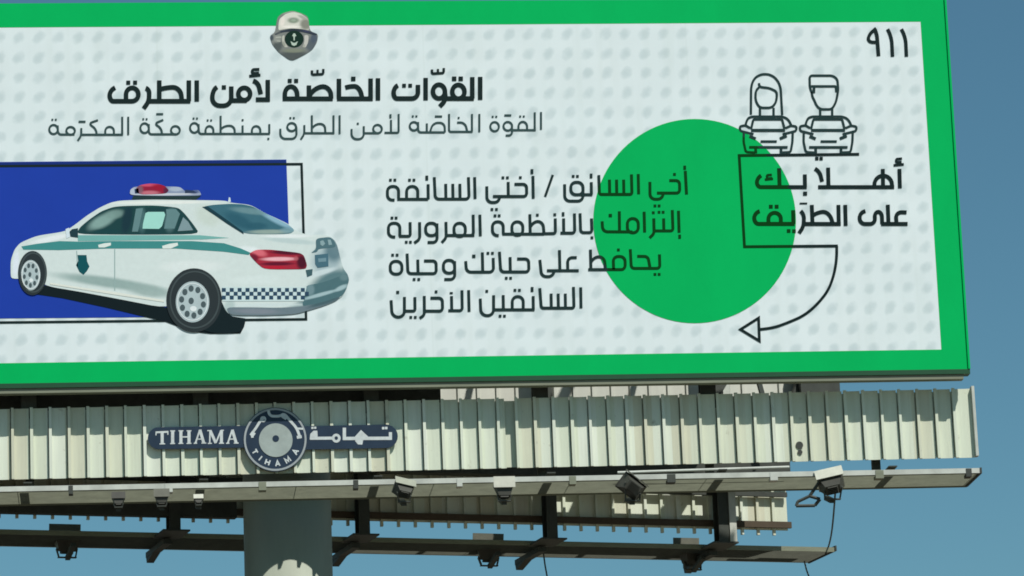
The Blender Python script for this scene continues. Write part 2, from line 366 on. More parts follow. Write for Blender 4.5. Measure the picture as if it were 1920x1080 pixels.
s.line([(1755, 165), (1755, 358)], W); s.line([(1826, 163), (1826, 370)], W)
lettering(s, M_ink)

# second line, light
s = Sheet(KY, (80, 200, 4)); W = 15
s.ring(82, 170, 32, 34, W); s.line([(113, 140), (116, 208), (240, 208)], W, 25); s.dots(14, (73, 97), (99, 97)); s.ring(210, 180, 32, 29, W)
s.line([(290, 160), (290, 215), (264, 254)], W, 20); s.line([(270, 112), (322, 112)], W); s.line([(288, 209), (604, 209)], W); s.line([(415, 100), (345, 125), (402, 168), (405, 209)], W, 26)
s.arch(470, 535, 150, 209, W, 32); s.line([(597, 75), (597, 209)], W); s.line([(642, 75), (642, 212)], W)
s.ring(765, 160, 32, 36, W); s.line([(796, 130), (798, 206), (1000, 206)], W, 20); s.dots(14, (755, 93), (780, 93)); s.line([(905, 98), (838, 126), (890, 160), (896, 206)], W, 26); s.line([(852, 55), (904, 55)], W)
s.ring(996, 176, 33, 31, W)
s.ring(1138, 158, 32, 36, W); s.line([(1170, 130), (1172, 203), (1705, 203)], W, 20); s.dots(14, (1132, 88), (1158, 88)); s.arch(1222, 1281, 145, 203, W, 32); s.dots(14, (1238, 102), (1264, 102))
s.line([(1335, 68), (1335, 203)], W); s.line([(1340, 165), (1360, 142), (1438, 142), (1442, 203)], W, 34); s.line([(1500, 140), (1500, 203)], W); s.dot(1500, 100, 15)
s.arch(1570, 1633, 145, 203, W, 32); s.line([(1700, 130), (1700, 203)], W); s.dot(1693, 240, 15)
s.ring(1868, 152, 33, 30, W); s.line([(1783, 165), (1783, 240), (1905, 240), (1903, 150)], W, 38); s.dots(15, (1858, 85), (1884, 85))
s.set(540, 200, 3.84); W = 14.5
s.line([(118, 132), (118, 196), (92, 236)], W, 20); s.line([(115, 190), (335, 190)], W); s.line([(172, 62), (172, 190)], W); s.line([(178, 150), (195, 123), (266, 123), (270, 190)], W, 32)
s.line([(328, 62), (328, 190)], W); s.line([(372, 62), (372, 196)], W)
s.line([(458, 160), (458, 233), (546, 233), (546, 140)], W, 38); s.dot(503, 122, 15); s.ring(645, 160, 31, 30, W); s.line([(546, 190), (655, 190)], W)
s.line([(797, 52), (797, 187), (695, 187)], W, 12); s.line([(742, 95), (742, 187)], W); s.dot(738, 68, 15, 28)
s.ring(907, 140, 30, 30, W); s.line([(937, 110), (938, 184), (1130, 184)], W, 20); s.dots(14, (899, 69), (925, 69)); s.line([(1000, 120), (1000, 184)], W); s.line([(1022, 184), (1045, 115), (1128, 115), (1130, 184)], W, 34)
s.line([(1058, 70), (1110, 70)], W); s.line([(1160, 52), (1160, 180), (1330, 180)], W, 14); s.line([(1218, 114), (1275, 112), (1292, 180)], W, 34); s.dot(1229, 80, 14)
s.line([(1325, 52), (1325, 180)], W); s.line([(1378, 52), (1378, 182)], W)
s.ring(1488, 143, 31, 33, W); s.dots(14, (1474, 72), (1500, 72)); s.ring(1583, 140, 31, 31, W); s.line([(1613, 130), (1614, 207), (1568, 207)], W, 26); s.line([(1558, 62), (1608, 62)], W)
s.line([(1605, 168), (1785, 168)], W); s.arch(1660, 1722, 108, 168, W, 34); s.dots(14, (1672, 70), (1698, 70)); s.line([(1777, 40), (1777, 168)], W); s.line([(1822, 38), (1822, 165)], W)
lettering(s, M_light)

# paragraph, four lines
W = 35; D = 33
E_ = (710, 300, 6.4); F_ = (1010, 300, 6.4); G_ = (710, 455, 6.4); H_ = (1010, 455, 6.4)
s = Sheet(KY, E_)
s.line([(192, 480), (106, 478), (106, 316), (240, 316), (240, 470)], W, 58); s.dots(D, (142, 240), (195, 240)); s.line([(224, 470), (595, 470)], W); s.arch(336, 470, 316, 470, W, 62); s.dots(D, (371, 240), (424, 240))
s.line([(594, 290), (596, 470)], W); s.dot(578, 215, 34, 58); s.line([(668, 205), (680, 468), (1086, 468), (1078, 205)], W, 45); s.ups(W, 468, (805, 285), (890, 285), (975, 285)); s.line([(1152, 205), (1158, 465)], W)
s.line([(1298, 315), (1300, 508), (1450, 508), (1452, 432)], W, 62); s.line([(1372, 436), (1690, 436), (1778, 436), (1775, 290), (1630, 290)], W, 42); s.dots(D, (1360, 592), (1414, 592)); s.line([(1555, 262), (1557, 436)], W); s.dots(D, (1492, 212), (1546, 212))
s.dot(1701, 210, D); s.line([(1852, 190), (1856, 462)], W); s.dot(1840, 138, 34, 58)
s.set(*F_)
s.line([(170, 178), (78, 438)], W*.9); s.line([(387, 266), (530, 266), (536, 415), (387, 415)], W, 60, True); s.line([(312, 290), (314, 492), (532, 492), (534, 330)], W, 62); s.dots(D, (415, 195), (466, 195)); s.line([(460, 415), (645, 415)], W)
s.line([(632, 265), (634, 415)], W); s.dot(630, 190, 32, 56); s.line([(722, 180), (730, 412), (1120, 412), (1114, 172)], W, 25); s.ups(W, 412, (850, 235), (935, 235), (1020, 235)); s.line([(1195, 168), (1200, 410)], W)
s.line([(1335, 262), (1337, 470), (1490, 470), (1494, 395)], W, 62); s.line([(1420, 396), (1600, 396), (1694, 396), (1690, 246), (1568, 246)], W, 42); s.dots(D, (1396, 550), (1446, 550)); s.dot(1630, 172, D); s.line([(1760, 130), (1775, 412)], W); s.dot(1753, 92, 32, 50)
lettering(s)
s = Sheet(KY, E_)
s.line([(200, 924), (118, 920), (118, 757), (255, 757), (255, 914)], W, 58); s.dots(D, (160, 695), (210, 695)); s.line([(378, 745), (380, 914), (245, 914)], W, 26); s.dots(D, (332, 985), (382, 985))
s.line([(492, 745), (494, 950), (428, 994)], W, 36); s.line([(565, 757), (700, 757), (702, 905), (565, 905)], W, 58, True); s.line([(700, 760), (702, 988), (588, 988)], W, 52); s.line([(808, 742), (812, 930), (758, 990)], W, 30); s.line([(810, 904), (1150, 904)], W)
s.line([(905, 757), (1040, 757), (1042, 916), (905, 916)], W, 62, True); s.line([(1135, 655), (1138, 904), (1050, 904)], W, 36); s.line([(1215, 655), (1221, 912)], W)
s.line([(1442, 906), (1366, 902), (1366, 740), (1495, 740), (1497, 890)], W, 58); s.dots(D, (1397, 668), (1447, 668)); s.line([(1485, 888), (1985, 888)], W); s.line([(1600, 740), (1730, 740), (1732, 902), (1600, 902)], W, 62, True)
s.line([(1815, 650), (1820, 888)], W); s.line([(1825, 800), (1850, 736), (1972, 736), (1986, 888)], W, 66); s.dot(1905, 660, D)
s.set(*F_)
s.line([(200, 700), (202, 880), (40, 884)], W, 26); s.dot(194, 655, D); s.line([(430, 640), (434, 876), (262, 876)], W, 36); s.line([(300, 700), (302, 876)], W); s.dot(294, 650, 32, 50); s.line([(497, 638), (505, 870), (640, 870), (634, 700)], W, 34); s.dot(640, 932, D)
s.line([(762, 735), (770, 860), (1125, 862)], W, 56); s.line([(968, 615), (971, 860)], W); s.dot(860, 666, 40); s.line([(1065, 702), (1195, 702), (1197, 872), (1065, 872)], W, 62, True)
s.line([(1266, 620), (1272, 868)], W); s.line([(1382, 700), (1386, 880), (1332, 934)], W, 30); s.line([(1380, 850), (1612, 850), (1604, 600)], W, 30); s.line([(1500, 700), (1503, 850)], W); s.dots(D, (1445, 626), (1494, 626)); s.dot(1376, 632, D); s.line([(1678, 608), (1686, 872)], W); s.dot(1692, 920, 32, 50)
lettering(s)
s = Sheet(KY, G_)
s.line([(140, 222), (278, 222), (282, 376), (140, 376)], W, 60, True); s.dots(D, (168, 148), (222, 148)); s.line([(342, 130), (352, 370), (692, 370), (690, 218), (545, 218)], W, 40); s.line([(470, 202), (474, 370)], W); s.dots(D, (426, 440), (482, 440))
s.line([(778, 210), (912, 210), (914, 364), (778, 364)], W, 60, True); s.line([(912, 220), (914, 440), (788, 440)], W, 55)
s.line([(1045, 220), (1055, 352), (1380, 352), (1375, 182)], W, 52); s.line([(1245, 115), (1250, 352)], W); s.dot(1142, 162, 40); s.dots(D, (1312, 126), (1366, 126)); s.line([(1450, 108), (1466, 350), (1804, 350), (1800, 194), (1662, 194)], W, 42); s.line([(1578, 172), (1581, 350)], W); s.dots(D, (1532, 425), (1584, 425))
s.set(*H_)
s.line([(15, 205), (36, 404), (168, 408), (188, 338)], W, 52); s.line([(100, 335), (482, 335)], W); s.line([(250, 88), (256, 335)], W); s.line([(458, 178), (348, 178), (350, 335)], W, 56)
s.line([(595, 322), (950, 322), (1040, 322), (1036, 165), (895, 165), (900, 322)], W, 58); s.line([(622, 82), (628, 322)], W); s.line([(635, 225), (660, 168), (786, 168), (803, 322)], W, 64); s.dot(957, 86, D)
s.line([(1100, 78), (1112, 308), (1455, 308), (1450, 140)], W, 38); s.line([(1183, 163), (1312, 165), (1338, 308)], W, 40); s.dots(D, (1396, 380), (1446, 380))
lettering(s)
s = Sheet(KY, G_)
s.line([(150, 690), (162, 892), (310, 892), (310, 650)], W, 72); s.dot(229, 595, 36); s.line([(435, 652), (437, 820), (310, 820)], W, 26); s.dots(D, (386, 895), (440, 895)); s.line([(548, 638), (550, 866), (494, 906)], W, 32); s.line([(545, 820), (690, 820), (768, 820), (765, 664), (622, 664)], W, 42); s.dot(690, 588, D)
s.line([(1000, 570), (1004, 815), (836, 815)], W, 36); s.line([(875, 640), (878, 815)], W); s.dot(872, 604, 38, 24); s.line([(1080, 568), (1086, 828)], W)
s.line([(1220, 670), (1228, 874), (1380, 874), (1380, 630)], W, 72); s.dot(1298, 582, D); s.line([(1378, 804), (1872, 804)], W); s.line([(1495, 628), (1498, 804)], W); s.dots(D, (1458, 880), (1510, 880)); s.arch(1604, 1736, 646, 804, W, 62); s.dots(D, (1636, 570), (1690, 570)); s.line([(1855, 640), (1857, 804)], W); s.dot(1842, 560, 34, 58)
s.set(*H_)
s.line([(14, 545), (32, 784), (425, 784), (418, 530)], W, 28); s.ups(W, 784, (150, 610), (235, 610), (320, 610)); s.line([(505, 535), (509, 786)], W)
lettering(s)

# right-hand slogan, bold
s = Sheet(KY, (1370, 280, 5.3333)); W = 39
s.line([(305, 262), (262, 284), (264, 377), (340, 377), (762, 377)], W, 56); s.line([(484, 188), (490, 377)], W); s.line([(412, 254), (362, 258), (366, 292), (415, 286)], 24, 12); s.line([(342, 303), (424, 294)], 24)
s.line([(742, 250), (744, 377)], W); s.dot(745, 442, 40)
s.line([(842, 192), (890, 222), (915, 322)], W, 40); s.line([(975, 182), (979, 377)], W); s.line([(875, 377), (1636, 377)], W); s.dots(34, (862, 92), (905, 92))
s.arch(1438, 1614, 262, 377, W, 90); s.line([(1522, 195), (1525, 377)], W); s.line([(1688, 195), (1693, 388)], W); s.line([(1714, 92), (1656, 97), (1656, 130), (1710, 127)], 25, 12); s.line([(1630, 159), (1732, 149)], 25)
s.line([(290, 618), (232, 636), (240, 745), (320, 745), (640, 745)], W, 58); s.arch(378, 502, 634, 745, W, 62); s.dots(38, (402, 573), (460, 573)); s.line([(625, 608), (628, 745)], W); s.dots(36, (580, 816), (634, 818))
s.line([(700, 615), (735, 650), (730, 770), (684, 838)], W, 40); s.line([(735, 745), (1102, 745)], W); s.line([(690, 540), (766, 540)], 16); s.line([(812, 555), (819, 745)], W); s.line([(824, 660), (870, 624), (985, 624), (1024, 745)], W, 72); s.line([(1078, 555), (1082, 745)], W); s.line([(1146, 555), (1151, 764)], W)
s.line([(1348, 616), (1288, 634), (1294, 745), (1445, 745), (1440, 624), (1512, 624), (1516, 745)], W, 50); s.line([(1505, 745), (1770, 745)], W); s.line([(1572, 553), (1579, 745)], W); s.line([(1760, 630), (1650, 626), (1660, 745)], W, 60)
lettering(s, M_bold)
# number
s = Sheet(KY, (1560, 0, 5.3333)); W = 33
s.line([(442, 282), (366, 348), (362, 422), (455, 422)], W, 46); s.line([(425, 290), (448, 330), (466, 560)], W+4, 40); s.line([(556, 290), (596, 370), (606, 566)], W+2, 60); s.line([(694, 290), (736, 370), (745, 566)], W+2, 60)
child(s, 'number', M_ink)
# box line running into the arrow
s = Sheet(KY); s.line([(1611, 289), (1386, 291.5), (1396, 462.5), (1571, 461)], 5.2); s.line([(1569, 461), (1569, 485), (1564, 515), (1553, 545), (1531, 572), (1507, 592), (1472, 607), (1450, 614.5), (1425, 617.5)], 5.2, 13)
s.line([(1422.5, 596), (1388.5, 617.5), (1424, 639)], 5.0, 0, True)
child(s, 'arrow', M_bold)

# drivers behind their cars: two line icons
s = Sheet(KY, (1370, 120, 5.3333)); W = 23
s.line([(203, 505), (205, 225), (230, 150), (285, 108), (345, 98), (405, 108), (462, 150), (500, 225), (516, 510)], W, 40)
s.line([(284, 190), (286, 228), (390, 240), (462, 275), (462, 345), (445, 400), (405, 437), (300, 437), (268, 405), (248, 350), (252, 265), (286, 230)], W, 26)
s.lines(W, 0, [(294, 437), (294, 535)], [(430, 437), (430, 535)], [(285, 537), (440, 537)])
def icon_car(s, dx):
    q = lambda L: [(x+dx, y) for x, y in L]
    s.line(q([(150, 612), (160, 560), (195, 525), (345, 525), (530, 525), (585, 560), (605, 612)]), W, 36)
    s.line(q([(205, 650), (228, 552), (515, 552), (540, 650)]), W, 14); s.line(q([(205, 662), (545, 662)]), W+6)
    s.line(q([(195, 640), (150, 612), (92, 622), (96, 668), (230, 702)]), W, 16); s.line(q([(550, 640), (605, 615), (660, 625), (655, 668), (520, 702)]), W, 16)
    s.line(q([(132, 680), (130, 780), (152, 880), (245, 885)]), W, 20); s.line(q([(622, 680), (618, 780), (600, 880), (505, 885)]), W, 20)
    s.line(q([(188, 722), (252, 748)]), W+6); s.line(q([(562, 718), (492, 746)]), W+6); s.line(q([(300, 774), (462, 774)]), W); s.line(q([(185, 832), (570, 832)]), W+2)
    s.line(q([(250, 835), (252, 892)]), W+4); s.line(q([(505, 835), (503, 892)]), W+4)
icon_car(s, 0)
child(s, 'woman_driver_icon', M_icon)
s = Sheet(KY, (1370, 120, 5.3333))
s.line([(815, 292), (792, 235), (790, 115), (1020, 115), (1068, 150), (1076, 255), (1062, 345), (1045, 400), (1010, 452), (898, 452), (858, 415), (838, 362), (818, 330), (812, 280)], W, 26)
s.line([(805, 222), (1052, 222), (1058, 280)], W, 10); s.line([(835, 225), (832, 290)], W+4)
s.lines(W, 0, [(896, 450), (896, 540)], [(1016, 450), (1016, 540)], [(888, 540), (1026, 540)]); icon_car(s, 600)
child(s, 'man_driver_icon', M_icon)

# shield emblem
PXB = (0, 0, 1)
def flatpart(name, rgb, layer, block, polys=(), ells=(), parent=None, rough=.55):
    o = None
    for p in list(polys)+list(ells):
        s = Sheet(LAY(layer), block)
        if isinstance(p, list): s.poly(p)
        else: s.ell(*p)
        o = child(s, name, mat('print_%02x%02x%02x' % rgb, ink(*rgb), 0.75, 0.04, 6, spec=.08), parent)
    return o
def soft(name, base, blobs, block=PXB):
    """four-colour print with soft blends: each blob is (x, y, rx, ry, degrees, colour, strength) in the picture"""
    m = bpy.data.materials.new(name); m.use_nodes = True; n = m.node_tree; b = n.nodes['Principled BSDF']
    g = n.nodes.new('ShaderNodeNewGeometry'); cur = None
    no = n.nodes.new('ShaderNodeTexNoise'); no.inputs['Scale'].default_value = 16; no.inputs['Detail'].default_value = 4; n.links.new(g.outputs['Position'], no.inputs['Vector'])
    for x, y, rx, ry, deg, colr, st in blobs:
        x, y, rx, ry = block[0]+x/block[2], block[1]+y/block[2], rx/block[2], ry/block[2]
        c = hit_y(x, y, 0); ex = (hit_y(x+rx, y, 0)-c).length; ez = (hit_y(x, y+ry, 0)-c).length
        mp = n.nodes.new('ShaderNodeMapping'); mp.vector_type = 'TEXTURE'
        mp.inputs['Location'].default_value = (c.x, 0, c.z); mp.inputs['Rotation'].default_value = (0, math.radians(deg), 0); mp.inputs['Scale'].default_value = (ex, 1e6, ez)
        n.links.new(g.outputs['Position'], mp.inputs['Vector'])
        ln = n.nodes.new('ShaderNodeVectorMath'); ln.operation = 'LENGTH'; n.links.new(mp.outputs[0], ln.inputs[0])
        mr = n.nodes.new('ShaderNodeMapRange'); mr.interpolation_type = 'SMOOTHSTEP'; mr.inputs['From Min'].default_value = .45; mr.inputs['From Max'].default_value = 1.15
        mr.inputs['To Min'].default_value = st; mr.inputs['To Max'].default_value = 0; n.links.new(ln.outputs['Value'], mr.inputs['Value'])
        mx = n.nodes.new('ShaderNodeMix'); mx.data_type = 'RGBA'; mx.inputs[7].default_value = ink(*colr)+(1,)
        if cur is None: mx.inputs[6].default_value = ink(*base)+(1,)
        else: n.links.new(cur, mx.inputs[6])
        n.links.new(mr.outputs[0], mx.inputs[0]); cur = mx.outputs[2]
    v = n.nodes.new('ShaderNodeMix'); v.data_type = 'RGBA'; v.blend_type = 'MULTIPLY'; v.inputs[0].default_value = .12; n.links.new(cur, v.inputs[6]); n.links.new(no.outputs['Fac'], v.inputs[7])
    n.links.new(v.outputs[2], b.inputs['Base Color']); b.inputs['Roughness'].default_value = .75; b.inputs['Specular IOR Level'].default_value = .08
    return m
def softpart(name, base, blobs, layer, block, poly, parent=None):
    s_ = Sheet(LAY(layer), block); s_.line(poly, 0.01, 0) if False else s_.poly(rounded(poly)); return child(s_, name, soft(name+'_print', base, blobs, block), parent)
def rounded(poly, k=.30):
    """cut every corner into a short curve"""
    out = []; n = len(poly)
    for i in range(n):
        p, a, c = [Vector((float(q[0]), float(q[1]))) for q in (poly[i], poly[i-1], poly[(i+1) % n])]
        A = p+(a-p)*k; C_ = p+(c-p)*k
        for t in (0, .33, .67, 1): q = A*(1-t)**2+p*2*t*(1-t)+C_*t*t; out.append((q.x, q.y))
    return out
B = (490, 0, 8.3077)
em = softpart('emblem', (122, 130, 126), [(500, 880, 330, 120, 0, (70, 80, 80), .85), (240, 740, 90, 150, 35, (66, 78, 78), .8), (780, 720, 110, 160, -40, (74, 88, 98), .8), (500, 790, 200, 40, 0, (128, 138, 120), .8), (250, 610, 70, 70, 0, (150, 158, 150), .7), (820, 600, 70, 90, 0, (72, 86, 102), .9), (150, 590, 50, 60, 0, (62, 76, 84), .9), (500, 190, 240, 60, 0, (150, 160, 148), .8)],
    4, B, [(130, 560), (215, 500), (250, 270), (330, 205), (480, 165), (620, 205), (730, 260), (755, 480), (885, 535), (872, 650), (800, 770), (680, 850), (500, 940), (430, 930), (270, 812), (170, 690)])
softpart('emblem_cap', (206, 211, 199), [(690, 380, 110, 110, 0, (124, 130, 118), .95), (500, 320, 110, 55, 0, (122, 140, 122), .95), (500, 318, 50, 24, 0, (150, 170, 152), .8), (330, 340, 40, 90, 10, (226, 224, 214), .8), (460, 420, 170, 26, 0, (228, 230, 220), .9), (640, 270, 90, 30, 25, (150, 160, 148), .8)],
    5, B, [(262, 470), (275, 300), (380, 215), (500, 185), (620, 215), (735, 290), (752, 480), (630, 452), (450, 440), (320, 462)], em)
softpart('emblem_band', (52, 62, 74), [(500, 470, 130, 30, 0, (40, 52, 60), .9), (250, 510, 60, 30, 0, (96, 104, 104), .7), (700, 480, 60, 30, 10, (60, 66, 92), .8)],
    5, B, [(205, 530), (290, 482), (450, 448), (630, 452), (770, 488), (880, 530), (845, 552), (640, 500), (500, 486), (320, 505), (225, 545)], em)
softpart('emblem_scroll', (178, 184, 172), [(340, 700, 40, 60, 0, (138, 146, 134), .8)], 5, B, [(322, 560), (362, 545), (356, 640), (420, 738), (360, 738), (322, 680)], em)
softpart('emblem_scroll', (184, 188, 180), [(650, 720, 40, 50, 0, (150, 158, 146), .8)], 5, B, [(668, 545), (738, 548), (730, 660), (690, 742), (636, 738), (672, 646)], em)
flatpart('emblem_scroll', (160, 168, 158), 5, B, [[(220, 575), (310, 565), (310, 592), (222, 598)], [(230, 628), (300, 632), (300, 652), (245, 648)]], parent=em)
flatpart('emblem_disc', (20, 46, 38), 6, B, ells=[(512, 608, 146, 130)], parent=em)
flatpart('emblem_palm', (170, 190, 176), 7, B, [[(500, 520), (525, 520), (545, 560), (522, 570), (520, 630), (503, 630), (500, 570), (480, 558)], [(455, 640), (500, 668), (525, 668), (570, 640), (545, 700), (510, 715), (475, 700)]], parent=em)

# printed patrol car
C1 = (0, 290, 5.3333); C2 = (320, 290, 5.3333); C3 = (0, 450, 5.3333); C4 = (320, 450, 5.3333); PX = (0, 0, 1)
BODY = [(20, 489), (27, 468), (38, 455), (69, 442), (122, 434), (141, 421), (163, 404), (187, 389), (207, 380), (225, 376), (281, 374), (360, 375), (421, 376), (432, 380), (470, 384), (498, 400), (520, 410), (539, 419), (556, 433), (575, 440), (600, 440), (618, 442), (628, 451), (633, 462), (638, 484), (644, 504), (653, 516), (652, 528), (648, 542), (642, 556), (620, 568), (590, 577), (556, 588), (500, 592), (431, 591), (360, 560), (307, 577), (230, 562), (150, 547), (90, 537), (60, 520), (30, 523), (20, 521)]
car = softpart('car_picture', (200, 218, 215), [
    (205, 530, 120, 12, 9, (138, 166, 162), .95), (280, 546, 50, 13, 9, (146, 172, 168), .9), (75, 463, 40, 5, -8, (140, 180, 182), .7), (95, 448, 45, 6, -12, (222, 234, 236), .8), (30, 495, 7, 30, 5, (212, 226, 236), .9),
    (390, 405, 30, 22, 35, (190, 208, 198), .8), (300, 380, 110, 4, 0, (222, 232, 226), .9), (545, 452, 60, 6, 6, (176, 200, 200), .8), (540, 443, 55, 4, 0, (222, 234, 234), .8), (470, 470, 26, 9, 10, (222, 236, 238), .7), (360, 500, 70, 14, 0, (214, 228, 226), .7),
    (612, 492, 34, 36, 0, (150, 176, 182), .9), (626, 470, 22, 26, 0, (84, 118, 128), .9), (622, 526, 52, 20, -22, (78, 116, 122), .95), (648, 530, 9, 34, 0, (96, 130, 134), .9), (600, 512, 40, 6, -16, (196, 216, 218), .9), (612, 540, 60, 5, -20, (160, 192, 196), .9), (600, 560, 70, 9, -16, (92, 128, 132), .9),
    (470, 585, 60, 10, 1, (112, 128, 138), .95), (555, 584, 60, 9, -3, (104, 132, 138), .9), (500, 572, 90, 4, 0, (196, 216, 216), .9), (430, 575, 12, 18, 20, (160, 186, 184), .7), (480, 525, 60, 10, 0, (208, 226, 224), .6)],
    5, PX, BODY)
flatpart('car_shadow', (14, 28, 32), 4, PX, [[(40, 530), (90, 536), (150, 546), (230, 561), (310, 576), (420, 585), (428, 592), (460, 597), (458, 612), (451, 625), (395, 626), (360, 622), (341, 615), (307, 602), (262, 592), (200, 577), (116, 559), (75, 553), (50, 550)]], parent=car)
softpart('car_windows', (28, 66, 68), [(192, 415, 34, 13, -28, (128, 164, 158), .95), (215, 402, 22, 10, -10, (118, 152, 146), .8), (200, 434, 34, 5, 0, (24, 66, 70), .9), (238, 412, 11, 34, 10, (24, 54, 64), .95), (266, 412, 10, 28, 0, (84, 124, 126), .6), (320, 412, 13, 26, 8, (96, 132, 134), .8), (290, 386, 70, 4, 0, (28, 74, 72), .8)],
    6, PX, [(143, 439), (150, 426), (168, 411), (190, 396), (212, 388), (232, 386), (290, 385), (334, 389), (346, 400), (362, 420), (375, 439), (260, 440)], car)
softpart('rear_window', (58, 106, 120), [(520, 412, 46, 9, 29, (134, 178, 196), .95), (470, 396, 44, 7, 8, (108, 146, 152), .8), (448, 414, 34, 13, 28, (42, 90, 106), .9), (480, 424, 26, 8, 0, (40, 88, 104), .8), (505, 435, 48, 5, 0, (142, 166, 158), .95), (540, 432, 18, 6, 0, (120, 160, 170), .7)],
    6, PX, [(378, 388), (399, 384), (432, 382), (455, 383), (474, 387), (498, 400), (539, 420), (553, 432), (543, 439), (457, 439), (425, 418)], car)
softpart('tail_light', (158, 42, 60), [(484, 473, 20, 8, 20, (214, 110, 122), .9), (540, 474, 40, 5, 3, (74, 18, 40), .95), (523, 486, 38, 4.5, 0, (228, 176, 184), 1), (566, 492, 12, 17, 0, (64, 20, 38), .95), (520, 495, 38, 4, 0, (84, 18, 42), .9), (515, 502, 26, 4, 0, (176, 30, 52), .95), (476, 484, 10, 9, 40, (96, 26, 48), .8), (555, 485, 5, 5, 0, (170, 90, 100), .8)],
    7, PX, [(466, 476), (480, 468), (508, 468), (562, 474), (570, 479), (576, 497), (573, 505), (496, 505), (481, 493)], car)
softpart('light_bar_dome', (140, 32, 60), [(278, 346, 26, 5, 0, (204, 84, 112), .9), (300, 352, 18, 8, 10, (150, 26, 52), .9), (280, 362, 22, 5, 0, (196, 120, 134), .8), (262, 356, 8, 10, 0, (120, 96, 110), .8), (312, 358, 7, 8, 0, (64, 40, 66), .8)],
    7, PX, [(255, 353), (262, 347), (280, 344), (298, 345), (310, 349), (317, 357), (311, 363), (268, 365), (255, 361)], car)
flatpart('rear_door_glass', (150, 208, 196), 7, C1, [[(1455, 585), (1480, 572), (1640, 572), (1652, 600), (1620, 715), (1590, 742), (1425, 740), (1430, 690)]], parent=car)
flatpart('rear_door_glass', (92, 128, 130), 7, C1, [[(1660, 545), (1760, 545), (1800, 590), (1745, 740), (1640, 740), (1668, 610)], [(1360, 540), (1430, 535), (1380, 770), (1320, 770)]], parent=car)
flatpart('quarter_glass', (118, 145, 150), 7, C2, [[(70, 765), (125, 625), (175, 670), (225, 755)]], parent=car)
flatpart('window_frame', (24, 58, 68), 7, C2, [[(315, 522), (370, 516), (560, 650), (725, 770), (730, 795), (560, 688), (420, 590)]], parent=car)
flatpart('green_stripe', (108, 168, 162), 6, PX, [[(146, 441), (375, 441), (430, 446), (380, 449), (146, 452)]], parent=car)
flatpart('green_stripe', (58, 132, 130), 6, PX, [[(40, 462), (70, 457), (112, 452), (146, 453), (215, 452), (360, 452), (420, 456), (452, 466), (470, 474), (466, 478), (420, 472), (330, 466), (200, 466), (110, 469), (44, 468)]], parent=car)
softpart('bumper', (74, 110, 116), [(600, 553, 44, 4, -15, (158, 188, 192), .95), (640, 540, 16, 5, -24, (160, 190, 194), .9), (582, 543, 9, 14, 0, (120, 150, 156), .7), (645, 520, 10, 8, 0, (104, 136, 140), .7)],
    6, PX, [(574, 535), (600, 531), (630, 521), (650, 511), (655, 524), (650, 541), (641, 556), (612, 566), (585, 572), (566, 574), (572, 553)], car)
softpart('bumper_lip', (104, 124, 132), [(480, 584, 50, 6, 2, (122, 134, 144), .9), (610, 566, 40, 6, -18, (64, 94, 100), .9)],
    7, PX, [(424, 576), (470, 576.5), (520, 577), (560, 575.5), (600, 568), (640, 555), (630, 564), (608, 573), (582, 581), (554, 589), (500, 591.5), (431, 591)], car)
softpart('wheel_well', (18, 34, 38), [(365, 512, 40, 6, 0, (44, 60, 62), .8)], 8, PX, [(318, 560), (322, 530), (340, 508), (364, 502), (388, 510), (404, 533), (414, 562), (424, 584), (436, 594), (461, 598), (458, 612), (449, 624), (395, 625), (340, 600)], car)
flatpart('door_handle', (205, 220, 214), 7, PX, [[(184, 459), (196, 456), (208, 455), (208, 460), (196, 464), (185, 464)], [(304, 461), (318, 457), (333, 455), (334, 460), (320, 466), (305, 466)]], parent=car)
flatpart('door_seam', (140, 168, 165), 6, PX, [[(214.2, 467), (216, 467), (216, 545), (214.2, 545)], [(143, 470), (144.6, 470), (146, 500), (144.4, 500)]], parent=car)
flatpart('sill', (205, 215, 205), 7, C3, [[(500, 425), (800, 472), (1150, 520), (1640, 600), (1640, 622), (1150, 548), (800, 492), (500, 445)]], parent=car)
flatpart('door_emblem', (14, 78, 84), 6, C3, [[(775, 150), (865, 150), (872, 215), (895, 265), (870, 310), (835, 348), (795, 320), (760, 250), (782, 210)]], parent=car)
flatpart('side_mirror', (30, 58, 66), 7, C1, [[(695, 770), (720, 745), (780, 735), (780, 830), (705, 820)]], parent=car)
flatpart('mirror_cap', (196, 216, 222), 7, C1, [[(655, 745), (690, 730), (700, 822), (665, 838)]], parent=car)
flatpart('boot_lid', (74, 108, 116), 6, C2, [rounded([(1450, 838), (1590, 822), (1635, 855), (1655, 925), (1480, 942), (1462, 975), (1400, 985), (1455, 940)])], parent=car)
flatpart('boot_badge', (128, 158, 162), 7, C2, [[(1495, 865), (1525, 855), (1545, 890), (1520, 915), (1498, 900)], [(1570, 850), (1600, 850), (1615, 900), (1580, 905)]], parent=car)
flatpart('number_plate', (66, 104, 118), 7, C4, [[(1442, 150), (1575, 135), (1578, 262), (1470, 278), (1445, 240)]], parent=car)
flatpart('plate_sticker', (104, 138, 148), 8, C4, [[(1475, 185), (1555, 178), (1555, 215), (1478, 222)]], parent=car)
flatpart('bumper_vent', (60, 92, 98), 7, C4, [[(1350, 300), (1420, 290), (1415, 350), (1365, 370)]], parent=car)
chk = Sheet(LAY(8), C4)
for r_ in range(3):
    for i in range(23):
        if (i+r_) % 2: continue
        x0 = 512+i*39.5; x1 = x0+39.5; yc = lambda x: 480+r_*38+max(0, (x-1250))*-0.10*0
        if x1 > 1400: continue
        chk.poly([(x0, yc(x0)), (x1, yc(x1)), (x1, yc(x1)+38), (x0, yc(x0)+38)])
flatpart('bumper_side', (186, 210, 210), 7, C4, [[(515, 470), (1360, 470), (1330, 612), (520, 612)]], parent=car)
child(chk, 'chequer_band', mat('chequer', ink(28, 62, 86), .75, .1), car)
